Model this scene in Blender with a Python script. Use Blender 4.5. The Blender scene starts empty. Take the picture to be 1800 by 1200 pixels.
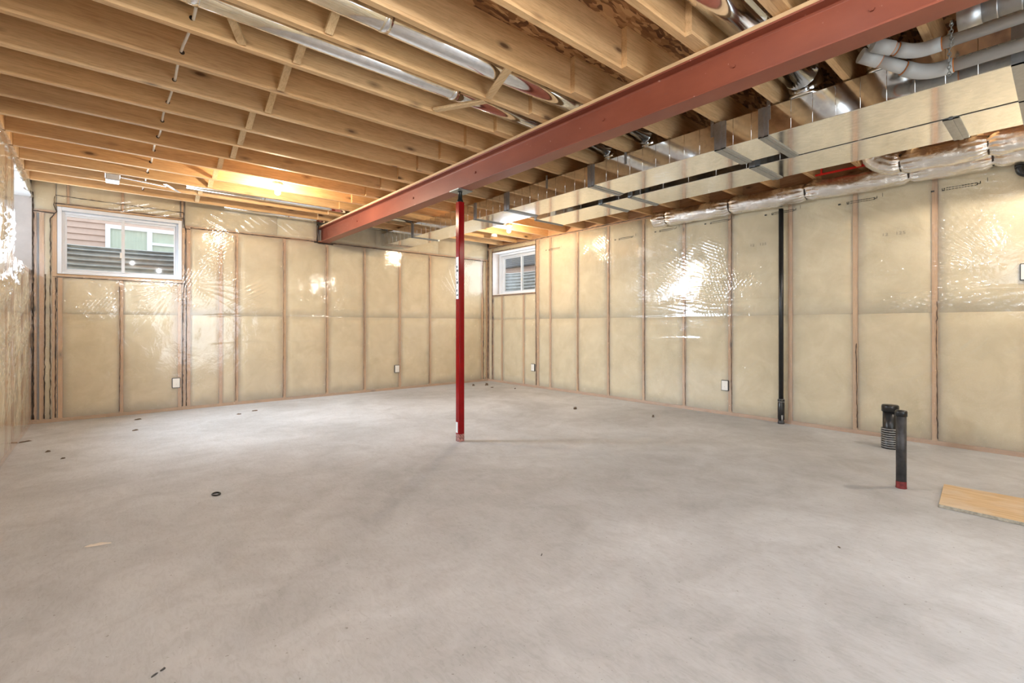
import bpy, bmesh, math, random
import numpy as np
from mathutils import Vector, Matrix

random.seed(7)
SC = bpy.context.scene
COL = SC.collection

# ------------------------------------------------------------------ camera
CAM_H = 1.08
YAW = 0.7096
F_PX, HORIZON = 836.0, 572.3
cd = bpy.data.cameras.new('camera')
cam = bpy.data.objects.new('camera', cd)
COL.objects.link(cam)
cam.location = (0, 0, CAM_H)
cam.rotation_euler = (math.pi / 2, 0, -YAW)
cd.sensor_width = 36.0
cd.lens = 36.0 * F_PX / 1800.0
cd.shift_y = -(600.0 - HORIZON) / 1800.0
cd.clip_start = 0.05
SC.camera = cam

# ------------------------------------------------------------------ world, daylight, exposure
w = bpy.data.worlds.new('world')
SC.world = w
w.use_nodes = True
wn = w.node_tree.nodes
wn['Background'].inputs['Color'].default_value = (0.86, 0.92, 1.0, 1)
wn['Background'].inputs['Strength'].default_value = 2.2
SC.view_settings.view_transform = 'Standard'
SC.view_settings.look = 'None'
SC.view_settings.gamma = 1.0
SC.view_settings.use_curve_mapping = False
SC.view_settings.exposure = 0.1
SC.cycles.use_denoising = True
SC.cycles.use_light_tree = False
SC.cycles.max_bounces = 7
SC.cycles.diffuse_bounces = 4
SC.cycles.glossy_bounces = 4
SC.cycles.use_adaptive_sampling = True
SC.cycles.adaptive_threshold = 0.04
SC.cycles.transparent_max_bounces = 16


def daylight(name, loc, rot, sx, sy, power, col=(0.86, 0.93, 1.0), spread=180):
    l = bpy.data.lights.new(name, 'AREA')
    l.shape = 'RECTANGLE'
    l.size, l.size_y = sx, sy
    l.energy = power
    l.color = col
    l.spread = math.radians(spread)
    o = bpy.data.objects.new(name, l)
    o.location = loc
    o.rotation_euler = rot
    COL.objects.link(o)
    return o


H2 = math.pi / 2
# daylight entering through the window openings, and fill from an added patio door
daylight('daylight_side_window', (-0.83, 6.62, 2.10), (0, -H2 + 0.40, -0.38), 0.60, 0.75, 85, (0.76, 0.88, 1.0), 108)
daylight('daylight_near_side_window', (-0.80, 0.25, 2.00), (0, -H2, 0), 0.80, 1.30, 5.5, (0.78, 0.89, 1.0))
daylight('fill_patio_door', (2.05, -1.52, 1.15), (H2, 0, 0), 1.70, 1.90, 30, (0.80, 0.92, 1.0))  # added fill source, brightens the joist faces and near floor
daylight('daylight_back_window', (0.18, 7.375, 2.05), (-H2, 0, 0), 1.00, 0.60, 12, (0.80, 0.90, 1.0))
daylight('daylight_corner_window', (5.86, 6.63, 2.08), (0, H2, 0), 0.66, 1.05, 9, (0.80, 0.90, 1.0))

# ------------------------------------------------------------------ room dimensions
YB, XR, XL, YREAR = 7.395, 5.723, -0.60, -1.45
ZJ = 2.604            # underside of the joists
JD = 0.235            # joist depth
ZT = ZJ + JD          # underside of the subfloor
JK = [2.1231 + 0.4064 * k for k in range(-8, 13)]
BULB_W = 58.0

# ------------------------------------------------------------------ materials
MATS = {}


class NT:
    def __init__(self, name):
        self.m = bpy.data.materials.new(name)
        self.m.use_nodes = True
        self.t = self.m.node_tree
        self.n = self.t.nodes
        self.b = self.n['Principled BSDF']
        self.out = self.n['Material Output']
        MATS[name] = self.m

    def add(self, typ, **kw):
        nd = self.n.new(typ)
        for k, v in kw.items():
            if k.startswith('_'):
                setattr(nd, k[1:], v)
            else:
                nd.inputs[k].default_value = v
        return nd

    def link(self, a, b):
        self.t.links.new(a, b)

    def ramp(self, src, stops, interp='LINEAR'):
        r = self.n.new('ShaderNodeValToRGB')
        r.color_ramp.interpolation = interp
        e = r.color_ramp.elements
        while len(e) < len(stops):
            e.new(0.5)
        for i, (p, c) in enumerate(stops):
            e[i].position = p
            e[i].color = (c[0], c[1], c[2], 1) if len(c) == 3 else c
        self.link(src, r.inputs['Fac'])
        return r.outputs['Color']

    def coords(self, scale=(1, 1, 1), rnd=True):
        tc = self.n.new('ShaderNodeTexCoord')
        src = tc.outputs['Object']
        if rnd:
            oi = self.n.new('ShaderNodeObjectInfo')
            mu = self.add('ShaderNodeVectorMath', _operation='SCALE')
            cx = self.n.new('ShaderNodeCombineXYZ')
            for i in range(3):
                m2 = self.add('ShaderNodeMath', _operation='MULTIPLY')
                self.link(oi.outputs['Random'], m2.inputs[0])
                m2.inputs[1].default_value = (37.1, 53.7, 71.3)[i]
                self.link(m2.outputs[0], cx.inputs[i])
            ad = self.add('ShaderNodeVectorMath', _operation='ADD')
            self.link(src, ad.inputs[0])
            self.link(cx.outputs[0], ad.inputs[1])
            src = ad.outputs[0]
        mp = self.n.new('ShaderNodeMapping')
        mp.inputs['Scale'].default_value = scale
        self.link(src, mp.inputs['Vector'])
        return mp.outputs[0]

    def noise(self, vec, scale, detail=4, rough=0.55, dist=0.0):
        nd = self.add('ShaderNodeTexNoise', Scale=scale, Detail=detail, Roughness=rough, Distortion=dist)
        self.link(vec, nd.inputs['Vector'])
        return nd.outputs['Fac']

    def mix(self, a, b, fac, mode='MIX'):
        m = self.n.new('ShaderNodeMix')
        m.data_type = 'RGBA'
        m.blend_type = mode
        for v, i in ((fac, 0), (a, 6), (b, 7)):
            if hasattr(v, 'links'):
                self.link(v, m.inputs[i])
            elif i == 0:
                m.inputs[0].default_value = v
            else:
                m.inputs[i].default_value = (v[0], v[1], v[2], 1)
        return m.outputs[2]

    def bump(self, h, strength=0.3, dist=0.01):
        b = self.add('ShaderNodeBump', Strength=strength, Distance=dist)
        self.link(h, b.inputs['Height'])
        self.link(b.outputs[0], self.b.inputs['Normal'])
        return b

    def set(self, **kw):
        for k, v in kw.items():
            k = k.replace('_', ' ')
            if hasattr(v, 'links'):
                self.link(v, self.b.inputs[k])
            else:
                self.b.inputs[k].default_value = (v[0], v[1], v[2], 1) if isinstance(v, tuple) else v


def simple(name, col, rough=0.5, metal=0.0, var=0.12, scale=30.0, bump=0.0):
    n = NT(name)
    v = n.coords()
    f = n.noise(v, scale, 4)
    dark = tuple(c * (1 - var) for c in col)
    lite = tuple(min(1, c * (1 + var)) for c in col)
    n.set(Base_Color=n.ramp(f, [(0.3, dark), (0.7, lite)]), Roughness=rough, Metallic=metal)
    if bump:
        n.bump(f, bump, 0.005)
    return n.m


def wood(name, axis, light, mid, dark, knots=True, rough=0.62):
    n = NT(name)
    sc = [1.0, 1.0, 1.0]
    sc[axis] = 0.07
    v = n.coords(tuple(sc))
    g = n.noise(v, 42, 6, 0.6, 1.2)
    big = n.noise(v, 6, 3, 0.5, 0.8)
    col = n.ramp(g, [(0.28, mid), (0.5, light), (0.72, mid)])
    fine = n.noise(v, 130, 4, 0.6, 0.6)
    col = n.mix(col, n.ramp(fine, [(0.35, (0.80, 0.76, 0.72)), (0.55, (1, 1, 1))]), 0.8, 'MULTIPLY')
    col = n.mix(col, n.ramp(big, [(0.35, (0.74, 0.67, 0.60)), (0.62, (1, 1, 1))]), 0.85, 'MULTIPLY')
    v2s = [1.6, 1.6, 1.6]
    v2s[axis] = 0.30
    v1 = n.coords((1, 1, 1))
    tint = n.noise(v1, 0.8, 2)
    col = n.mix(col, n.ramp(tint, [(0.35, (0.92, 0.94, 0.97)), (0.65, (1.0, 0.97, 0.90))]), 1.0, 'MULTIPLY')
    if knots:
        kv = [9.0, 9.0, 9.0]
        kv[axis] = 3.2
        vo = n.add('ShaderNodeTexVoronoi', Scale=1.0, Randomness=1.0)
        n.link(n.coords(tuple(kv)), vo.inputs['Vector'])
        k = n.ramp(vo.outputs['Distance'], [(0.0, (1, 1, 1)), (0.09, (0.9, 0.9, 0.9)), (0.13, (0.45, 0.45, 0.45)), (0.24, (0, 0, 0))])
        vo2 = n.add('ShaderNodeTexVoronoi', Scale=1.0, Randomness=1.0)
        n.link(n.coords(tuple(kv)), vo2.inputs['Vector'])
        sel = n.ramp(vo2.outputs['Color'], [(0.46, (0, 0, 0)), (0.50, (1, 1, 1))])
        kk = n.mix((0, 0, 0), k, sel)
        col = n.mix(col, dark, kk)
    n.set(Base_Color=col, Roughness=rough)
    n.bump(g, 0.12, 0.003)
    return n.m


def schlick(n, f0, normal=None):
    lw = n.add('ShaderNodeLayerWeight', Blend=0.5)
    if normal is not None:
        n.link(normal, lw.inputs['Normal'])
    pw = n.add('ShaderNodeMath', _operation='POWER'); pw.inputs[1].default_value = 5.0
    n.link(lw.outputs['Facing'], pw.inputs[0])
    ma = n.add('ShaderNodeMath', _operation='MULTIPLY_ADD'); ma.inputs[1].default_value = 1 - f0; ma.inputs[2].default_value = f0
    n.link(pw.outputs[0], ma.inputs[0])
    return ma.outputs[0]


SPF_L, SPF_M, SPF_D = (0.82, 0.555, 0.295), (0.70, 0.435, 0.215), (0.13, 0.060, 0.025)
M_joist = wood('joist_wood', 0, SPF_L, SPF_M, SPF_D)
M_plate = wood('nailer_wood', 1, (0.80, 0.58, 0.34), (0.68, 0.45, 0.24), SPF_D, False)
M_strut = wood('strut_wood', 1, (0.80, 0.60, 0.36), (0.70, 0.48, 0.26), SPF_D, False)
M_stud = wood('stud_wood', 2, (0.68, 0.42, 0.21), (0.54, 0.31, 0.145), (0.05, 0.025, 0.012))
M_wplate_x = wood('wall_plate_wood_across', 0, (0.62, 0.40, 0.22), (0.48, 0.28, 0.14), SPF_D)
M_wplate_y = wood('wall_plate_wood_along', 1, (0.62, 0.38, 0.22), (0.48, 0.27, 0.15), SPF_D)

n = NT('osb')
v = n.coords((1, 1, 1), False)
vo = n.add('ShaderNodeTexVoronoi', Scale=1.0)
mp = n.coords((16, 60, 16), False)
wv = n.noise(v, 5, 3)
va = n.add('ShaderNodeVectorMath', _operation='MULTIPLY_ADD')
cxx = n.n.new('ShaderNodeCombineXYZ')
n.link(wv, cxx.inputs[0]); n.link(wv, cxx.inputs[1])
n.link(cxx.outputs[0], va.inputs[0]); va.inputs[1].default_value = (4, 5, 0); n.link(mp, va.inputs[2])
n.link(va.outputs[0], vo.inputs['Vector'])
col = n.ramp(vo.outputs['Color'], [(0.15, (0.13, 0.05, 0.016)), (0.5, (0.36, 0.17, 0.062)), (0.85, (0.60, 0.35, 0.16))])
n.set(Base_Color=col, Roughness=0.75)
n.bump(vo.outputs['Distance'], 0.4, 0.004)
M_osb = n.m

n = NT('concrete_floor')
v = n.coords((1, 1, 1), False)
a = n.noise(v, 0.55, 5, 0.6, 0.6)
b_ = n.noise(v, 3.2, 8, 0.66, 0.9)
c_ = n.noise(n.coords((5, 1.6, 1), False), 9, 8, 0.7, 1.5)
col = n.ramp(a, [(0.32, (0.415, 0.418, 0.424)), (0.62, (0.600, 0.612, 0.632))])
col = n.mix(col, n.ramp(b_, [(0.34, (0.74, 0.73, 0.72)), (0.60, (1, 1, 1))]), 0.60, 'MULTIPLY')
col = n.mix(col, n.ramp(c_, [(0.30, (0.76, 0.75, 0.74)), (0.55, (1, 1, 1))]), 0.60, 'MULTIPLY')
sp = n.noise(v, 60, 2, 0.5)
col = n.mix(col, (0.20, 0.18, 0.16), n.ramp(sp, [(0.69, (0, 0, 0)), (0.76, (0.7, 0.7, 0.7))]))
n.set(Base_Color=col, Roughness=0.62)
n.bump(c_, 0.10, 0.004)
M_floor = n.m

M_conc = simple('foundation_concrete', (0.42, 0.41, 0.40), 0.85, 0, 0.15, 12, 0.2)

n = NT('insulation_batt')
v = n.coords((1, 1, 1))
a = n.noise(v, 4, 6, 0.65, 0.5)
f2 = n.noise(v, 120, 3, 0.6)
col = n.ramp(a, [(0.3, (0.61, 0.515, 0.325)), (0.68, (0.79, 0.695, 0.485))])
col = n.mix(col, n.ramp(f2, [(0.3, (0.86, 0.84, 0.80)), (0.6, (1, 1, 1))]), 0.6, 'MULTIPLY')
n.set(Base_Color=col, Roughness=1.0)
n.bump(f2, 0.25, 0.004)
M_batt = n.m

n = NT('vapour_barrier_film')
v = n.coords((1, 1, 1), False)
nn = n.noise(v, 9, 4, 0.6, 1.0)
bmp = n.add('ShaderNodeBump', Strength=0.22, Distance=0.01)
n.link(nn, bmp.inputs['Height'])
tr = n.n.new('ShaderNodeBsdfTransparent')
tr.inputs[0].default_value = (0.97, 0.96, 0.94, 1)
df = n.n.new('ShaderNodeBsdfTranslucent')
df2 = n.n.new('ShaderNodeBsdfDiffuse')
df2.inputs[0].default_value = (0.90, 0.90, 0.88, 1)
ms = n.n.new('ShaderNodeMixShader'); ms.inputs[0].default_value = 0.17
n.link(tr.outputs[0], ms.inputs[1]); n.link(df2.outputs[0], ms.inputs[2])
gl = n.add('ShaderNodeBsdfGlossy', Roughness=0.10)
gl.inputs[0].default_value = (1, 1, 1, 1)
n.link(bmp.outputs[0], gl.inputs['Normal'])
fo = schlick(n, 0.07, bmp.outputs[0])
ms2 = n.n.new('ShaderNodeMixShader')
n.link(fo, ms2.inputs[0]); n.link(ms.outputs[0], ms2.inputs[1]); n.link(gl.outputs[0], ms2.inputs[2])
n.link(ms2.outputs[0], n.out.inputs['Surface'])
n.n.remove(n.b); n.n.remove(df)
M_film = n.m

n = NT('window_glass')
tr = n.n.new('ShaderNodeBsdfTransparent')
tr.inputs[0].default_value = (0.96, 0.98, 0.97, 1)
gl = n.add('ShaderNodeBsdfGlossy', Roughness=0.02)
fo = schlick(n, 0.05)
ms = n.n.new('ShaderNodeMixShader')
n.link(fo, ms.inputs[0]); n.link(tr.outputs[0], ms.inputs[1]); n.link(gl.outputs[0], ms.inputs[2])
n.link(ms.outputs[0], n.out.inputs['Surface'])
n.n.remove(n.b)
M_glass = n.m

n = NT('red_oxide_steel')
v = n.coords((1, 1, 1), False)
a = n.noise(n.coords((1, 0.5, 1), False), 3, 5, 0.6)
sp = n.noise(v, 38, 2, 0.4)
sc_ = n.noise(n.coords((3, 1, 3), False), 9, 5, 0.7)
col = n.ramp(a, [(0.3, (0.20, 0.050, 0.027)), (0.7, (0.29, 0.080, 0.044))])
col = n.mix(col, (0.52, 0.30, 0.25), n.ramp(sp, [(0.74, (0, 0, 0)), (0.78, (0.8, 0.8, 0.8))]))
col = n.mix(col, (0.20, 0.075, 0.06), n.ramp(sc_, [(0.62, (0, 0, 0)), (0.75, (0.6, 0.6, 0.6))]))
n.set(Base_Color=col, Roughness=0.42)
n.bump(sc_, 0.06, 0.003)
M_oxide = n.m

M_red = simple('red_gloss_paint', (0.25, 0.006, 0.007), 0.16, 0, 0.12, 8)
M_red.node_tree.nodes['Principled BSDF'].inputs['Specular IOR Level'].default_value = 0.2
M_redplastic = simple('red_bracket_paint', (0.62, 0.02, 0.015), 0.4, 0, 0.1, 20)
M_blacksteel = simple('black_greased_steel', (0.012, 0.016, 0.015), 0.35, 0.3, 0.2, 40)
M_plate_st = simple('grey_steel_plate', (0.36, 0.38, 0.37), 0.45, 0.7, 0.1, 20)
M_abs = simple('black_abs_plastic', (0.012, 0.012, 0.013), 0.32, 0, 0.25, 25)
M_absdirt = simple('scuffed_black_plastic', (0.045, 0.043, 0.045), 0.5, 0, 0.6, 14, 0.15)
M_ridge = simple('dusty_grey_plastic', (0.33, 0.33, 0.33), 0.6, 0, 0.3, 40)
M_redprimer = simple('red_primer_smear', (0.18, 0.02, 0.02), 0.6, 0, 0.4, 50)
M_pvc = simple('grey_white_pvc', (0.45, 0.45, 0.44), 0.5, 0, 0.05, 8)
M_orange = simple('orange_glue_ring', (0.66, 0.20, 0.03), 0.5, 0, 0.2, 30)
M_vinyl = simple('white_vinyl', (0.74, 0.77, 0.82), 0.35, 0, 0.03, 6)
M_reveal = simple('grey_reveal_board', (0.50, 0.46, 0.44), 0.8, 0, 0.07, 10)
M_revealw = simple('white_reveal_head', (0.84, 0.84, 0.85), 0.7, 0, 0.04, 10)
M_white = simple('white_plastic_cover', (0.82, 0.80, 0.76), 0.4, 0, 0.03, 10)
M_cable = simple('white_cable_sheath', (0.78, 0.73, 0.66), 0.45, 0, 0.05, 20)
M_bead = simple('black_sealant', (0.035, 0.020, 0.012), 0.45, 0, 0.4, 60, 0.3)
M_label = simple('paper_sticker', (0.72, 0.74, 0.76), 0.5, 0, 0.06, 60)
M_ink = simple('black_print', (0.03, 0.028, 0.026), 0.6, 0, 0.2, 30)
M_inkgrey = simple('grey_print', (0.20, 0.17, 0.12), 0.9, 0, 0.2, 30)
M_scrap = simple('dark_debris', (0.13, 0.09, 0.06), 0.8, 0, 0.4, 40)
M_paper = simple('torn_paper_scrap', (0.80, 0.72, 0.62), 0.8, 0, 0.08, 20)
M_porc = simple('white_porcelain', (0.86, 0.84, 0.80), 0.25, 0, 0.03, 10)

n = NT('galvanised_steel')
v = n.coords((1, 1, 1))
vo = n.add('ShaderNodeTexVoronoi', Scale=38.0)
n.link(v, vo.inputs['Vector'])
a = n.noise(v, 3.0, 4, 0.6)
col = n.ramp(vo.outputs['Color'], [(0.2, (0.84, 0.85, 0.86)), (0.8, (0.94, 0.95, 0.95))])
rg = n.n.new('ShaderNodeMapRange')
n.link(a, rg.inputs[0]); rg.inputs[1].default_value = 0.3; rg.inputs[2].default_value = 0.7
rg.inputs[3].default_value = 0.07; rg.inputs[4].default_value = 0.14
n.set(Base_Color=col, Metallic=1.0, Roughness=rg.outputs[0])
lo = n.noise(v, 2.2, 2, 0.5)
n.bump(lo, 0.03, 0.02)
M_galv = n.m
M_cleat = simple('dull_galvanised_cleat', (0.40, 0.42, 0.44), 0.42, 0.85, 0.1, 40)
M_flue = simple('brushed_flue_steel', (0.45, 0.45, 0.45), 0.42, 0.95, 0.1, 20)

n = NT('foil_insulation')
v = n.coords((1, 1, 1), False)
a = n.noise(n.coords((1, 0.45, 1), False), 34, 6, 0.7, 1.5)
b_ = n.noise(v, 9, 4, 0.6, 1.0)
n.set(Base_Color=(0.90, 0.89, 0.87), Metallic=1.0, Roughness=0.22)
mx = n.add('ShaderNodeMath', _operation='ADD')
n.link(a, mx.inputs[0]); n.link(b_, mx.inputs[1])
n.bump(mx.outputs[0], 0.45, 0.012)
M_foil = n.m

n = NT('plywood_face')
v = n.coords((1, 0.12, 1), False)
g = n.noise(v, 26, 6, 0.6, 2.0)
big = n.noise(n.coords((1, 1, 1), False), 5, 4)
col = n.ramp(g, [(0.3, (0.52, 0.34, 0.17)), (0.6, (0.66, 0.48, 0.28))])
col = n.mix(col, (0.68, 0.62, 0.54), n.ramp(big, [(0.45, (0, 0, 0)), (0.75, (0.7, 0.7, 0.7))]))
n.set(Base_Color=col, Roughness=0.6)
M_ply = n.m
M_plyedge = simple('plywood_edge', (0.36, 0.33, 0.27), 0.8, 0, 0.35, 60)

n = NT('lit_bulb')
em = n.add('ShaderNodeEmission', Strength=14.0)
em.inputs[0].default_value = (1.0, 0.86, 0.62, 1)
tr = n.n.new('ShaderNodeBsdfTransparent')
ad = n.n.new('ShaderNodeAddShader')
n.link(em.outputs[0], ad.inputs[0]); n.link(tr.outputs[0], ad.inputs[1])
n.link(ad.outputs[0], n.out.inputs['Surface'])
n.n.remove(n.b)
n.m.cycles.emission_sampling = 'NONE'
M_bulb = n.m

M_siding = simple('pink_beige_siding', (0.60, 0.44, 0.37), 0.75, 0, 0.06, 12)
M_trimw = simple('white_exterior_trim', (0.86, 0.86, 0.86), 0.5, 0, 0.02, 6)
M_curtain = simple('pale_green_curtain', (0.66, 0.68, 0.57), 0.9, 0, 0.06, 8)
M_well = simple('window_well_steel', (0.50, 0.52, 0.53), 0.38, 0.8, 0.15, 10)
M_ground = simple('exterior_gravel', (0.36, 0.34, 0.31), 0.95, 0, 0.4, 30, 0.4)
M_shingle = simple('dark_grey_shingle', (0.10, 0.10, 0.105), 0.9, 0, 0.4, 25, 0.3)


# ------------------------------------------------------------------ mesh helpers
class MB:
    def __init__(self):
        self.v, self.f, self.s = [], [], []

    def quad(self, vs, faces, smooth=False):
        o = len(self.v)
        self.v += [tuple(p) for p in vs]
        self.f += [tuple(o + i for i in f) for f in faces]
        self.s += [smooth] * len(faces)
        return self

    def box(self, x0, x1, y0, y1, z0, z1):
        x0, x1 = min(x0, x1), max(x0, x1)
        y0, y1 = min(y0, y1), max(y0, y1)
        z0, z1 = min(z0, z1), max(z0, z1)
        vs = [(x, y, z) for x in (x0, x1) for y in (y0, y1) for z in (z0, z1)]
        return self.quad(vs, [(0, 1, 3, 2), (4, 6, 7, 5), (0, 4, 5, 1), (2, 3, 7, 6), (0, 2, 6, 4), (1, 5, 7, 3)])

    def ring(self, u0, u1, z0, z1, t, w0, w1, T, tt=None, tb=None):
        tt = t if tt is None else tt
        tb = t if tb is None else tb
        for a, b, c, d in ((u0, u0 + t, z0, z1), (u1 - t, u1, z0, z1), (u0 + t, u1 - t, z0, z0 + tb), (u0 + t, u1 - t, z1 - tt, z1)):
            self.boxT(a, b, w0, w1, c, d, T)
        return self

    def boxT(self, u0, u1, w0, w1, z0, z1, T):
        vs = [T(u, w_, z) for u in (u0, u1) for w_ in (w0, w1) for z in (z0, z1)]
        return self.quad(vs, [(0, 1, 3, 2), (4, 6, 7, 5), (0, 4, 5, 1), (2, 3, 7, 6), (0, 2, 6, 4), (1, 5, 7, 3)])

    def bar(self, p0, p1, a, b, up=(0, 0, 1)):
        p0, p1 = Vector(p0), Vector(p1)
        d = (p1 - p0).normalized()
        s = d.cross(Vector(up)).normalized()
        u = s.cross(d)
        vs = []
        for p in (p0, p1):
            for i, j in ((-1, -1), (1, -1), (1, 1), (-1, 1)):
                vs.append(p + s * a * i / 2 + u * b * j / 2)
        return self.quad(vs, [(0, 1, 2, 3), (7, 6, 5, 4), (0, 4, 5, 1), (1, 5, 6, 2), (2, 6, 7, 3), (3, 7, 4, 0)])

    def tube(self, pts, rad, n=16, caps=True, smooth=True, hollow=False):
        pts = [Vector(p) for p in pts]
        R = rad if callable(rad) else (lambda i: rad if not isinstance(rad, (list, tuple)) else rad[i])
        d0 = (pts[1] - pts[0]).normalized()
        ref = Vector((0, 0, 1)) if abs(d0.z) < 0.9 else Vector((1, 0, 0))
        s = d0.cross(ref).normalized()
        o = len(self.v)
        for i, p in enumerate(pts):
            a = pts[max(0, i - 1)]
            b = pts[min(len(pts) - 1, i + 1)]
            d = (b - a).normalized()
            s = (s - d * s.dot(d)).normalized()
            u = d.cross(s)
            for k in range(n):
                t = 2 * math.pi * k / n
                self.v.append(tuple(p + (s * math.cos(t) + u * math.sin(t)) * R(i)))
        for i in range(len(pts) - 1):
            for k in range(n):
                k2 = (k + 1) % n
                self.f.append((o + i * n + k, o + i * n + k2, o + (i + 1) * n + k2, o + (i + 1) * n + k))
                self.s.append(smooth)
        if caps:
            self.f.append(tuple(o + k for k in range(n))[::-1]); self.s.append(False)
            e = o + (len(pts) - 1) * n
            self.f.append(tuple(e + k for k in range(n))); self.s.append(False)
        return self

    def lathe(self, c, prof, n=24, axis=2):
        o = len(self.v)
        for r, z in prof:
            for k in range(n):
                t = 2 * math.pi * k / n
                self.v.append((c[0] + r * math.cos(t), c[1] + r * math.sin(t), c[2] + z))
        for i in range(len(prof) - 1):
            for k in range(n):
                k2 = (k + 1) % n
                self.f.append((o + i * n + k, o + i * n + k2, o + (i + 1) * n + k2, o + (i + 1) * n + k))
                self.s.append(True)
        return self

    def mesh(self, name, base=(0, 0, 0)):
        me = bpy.data.meshes.new(name)
        b = base
        me.from_pydata([(p[0] - b[0], p[1] - b[1], p[2] - b[2]) for p in self.v], [], self.f)
        me.polygons.foreach_set('use_smooth', self.s)
        bm = bmesh.new()
        bm.from_mesh(me)
        bmesh.ops.recalc_face_normals(bm, faces=bm.faces)
        bm.to_mesh(me)
        bm.free()
        me.update()
        return me


def link(name, me, mat, parent=None, loc=None):
    o = bpy.data.objects.new(name, me)
    COL.objects.link(o)
    if mat is not None and len(me.materials) == 0:
        me.materials.append(mat)
    if parent is not None:
        o.parent = parent
    if loc is not None:
        o.location = loc
    return o


def bevel(o, w_, seg=2):
    m = o.modifiers.new('bevel', 'BEVEL')
    m.width = w_
    m.segments = seg
    m.limit_method = 'ANGLE'
    return o


class Thing:
    def __init__(self, name, label, cat, base=(0, 0, 0), group=None):
        self.base = base
        self.o = bpy.data.objects.new(name, None)
        self.o.empty_display_size = 0.1
        COL.objects.link(self.o)
        self.o.location = base
        self.o['label'] = label
        self.o['category'] = cat
        if group:
            self.o['group'] = group

    def part(self, name, mb, mat, label=None, parent=None, bev=0):
        o = link(name, mb.mesh(name, self.base), mat, parent or self.o)
        if label:
            o['label'] = label
        if bev:
            bevel(o, bev)
        return o


def single(name, mb, mat, label, cat, base=(0, 0, 0), group=None, bev=0):
    o = link(name, mb.mesh(name, base), mat, None, base)
    o['label'] = label
    o['category'] = cat
    if group:
        o['group'] = group
    if bev:
        bevel(o, bev)
    return o


def struct(name, mb, mat, label=None, parent=None):
    o = link(name, mb.mesh(name), mat, parent)
    if parent is None:
        o['kind'] = 'structure'
        if label:
            o['label'] = label
    return o


def text_mesh(s, size, T, mat, name, parent, bold=0.0):
    cu = bpy.data.curves.new(name, 'FONT')
    cu.body = s
    cu.size = size
    cu.offset = bold
    cu.resolution_u = 2
    tmp = bpy.data.objects.new(name, cu)
    COL.objects.link(tmp)
    dg = bpy.context.evaluated_depsgraph_get()
    me = bpy.data.meshes.new_from_object(tmp.evaluated_get(dg))
    COL.objects.unlink(tmp)
    bpy.data.objects.remove(tmp)
    bpy.data.curves.remove(cu)
    for vv in me.vertices:
        vv.co = Vector(T(vv.co.x, vv.co.y))
    me.materials.clear()
    o = link(name, me, mat, parent)
    return o


def T_back(u, w_, z):
    return (u, YB + w_, z)


def T_right(u, w_, z):
    return (XR + w_, u, z)


def T_left(u, w_, z):
    return (XL - w_, u, z)


def T_rear(u, w_, z):
    return (u, YREAR - w_, z)


# ------------------------------------------------------------------ floor and ceiling
struct('floor', MB().box(XL - 0.9, XR + 0.9, YREAR - 0.5, YB + 0.35, -0.12, 0.0), M_floor, 'bare grey concrete basement floor')
ceiling = struct('ceiling', MB().box(XL - 0.35, XR + 0.35, YREAR - 0.35, YB + 0.35, ZT, ZT + 0.03), M_osb,
                 'strand board subfloor carried by open wooden joists')

jl = MB().box(0, 2.62 - XL - 0.02, 0, 0.038, 0, JD).mesh('joist')
jr = MB().box(0, XR + 0.02 - 2.33, 0, 0.038, 0, JD).mesh('joist_lap')
bk = MB().box(-0.019, 0.019, 0, 0.40, 0, JD).mesh('blocking')
for y in JK:
    o = link('joist', jl, M_joist, ceiling, (XL + 0.02, y, ZJ))
    o = link('joist', jr, M_joist, ceiling, (2.33, y - 0.0385, ZJ))
# end blocking along the left wall (rim) and the band above the back wall
for a, b in zip(JK[:-1], JK[1:]):
    link('blocking', MB().box(XL - 0.02, XL + 0.018, a + 0.039, b - 0.001, ZJ, ZT).mesh('blocking'), M_joist, ceiling)

# cross bridging between the joists in the middle of the left span
for i, y in enumerate(JK[6:-1]):
    x0 = 0.875 + 0.02 * ((i * 7) % 3 - 1)
    y2 = y + 0.4064
    # strip from the foot of the far joist up to the head of the near joist
    m = MB().bar((x0, y2 - 0.008, ZJ + 0.012), (x0, y + 0.046, ZJ + 0.20), 0.019, 0.042, (1, 0, 0))
    struct('bridging_strut', m, M_strut, parent=ceiling)
    m = MB().bar((x0 - 0.05, y + 0.046, ZJ + 0.012), (x0 - 0.05, y2 - 0.008, ZJ + 0.20), 0.019, 0.042, (1, 0, 0))
    struct('bridging_strut', m, M_strut, parent=ceiling)
# three loose strips hanging between the nearest joists
struct('bridging_strut', MB().bar((1.79, 2.93, ZJ + 0.012), (1.97, 2.575, ZJ + 0.005), 0.045, 0.019, (0, 0, 1)), M_strut, parent=ceiling)
struct('bridging_strut', MB().bar((1.965, 2.535, ZJ + 0.010), (1.83, 2.155, ZJ + 0.010), 0.045, 0.019, (0, 0, 1)), M_strut, parent=ceiling)
struct('bridging_strut', MB().bar((0.575, 2.930, ZJ + 0.015), (0.36, 2.585, ZJ + 0.19), 0.042, 0.019, (0, 0, 1)), M_strut, parent=ceiling)

# ------------------------------------------------------------------ walls
WIN_B = (-0.398, 0.765, 1.665, 2.427)
WIN_R = (6.038, 7.230, 1.680, 2.474)
WIN_L = (5.996, 7.372, 1.690, 2.492)
WIN_L2 = (-0.45, 0.95, 1.55, 2.45)
FILL_DOOR = (1.15, 2.95, 0.10, 2.15)  # opening for the added patio door


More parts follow.
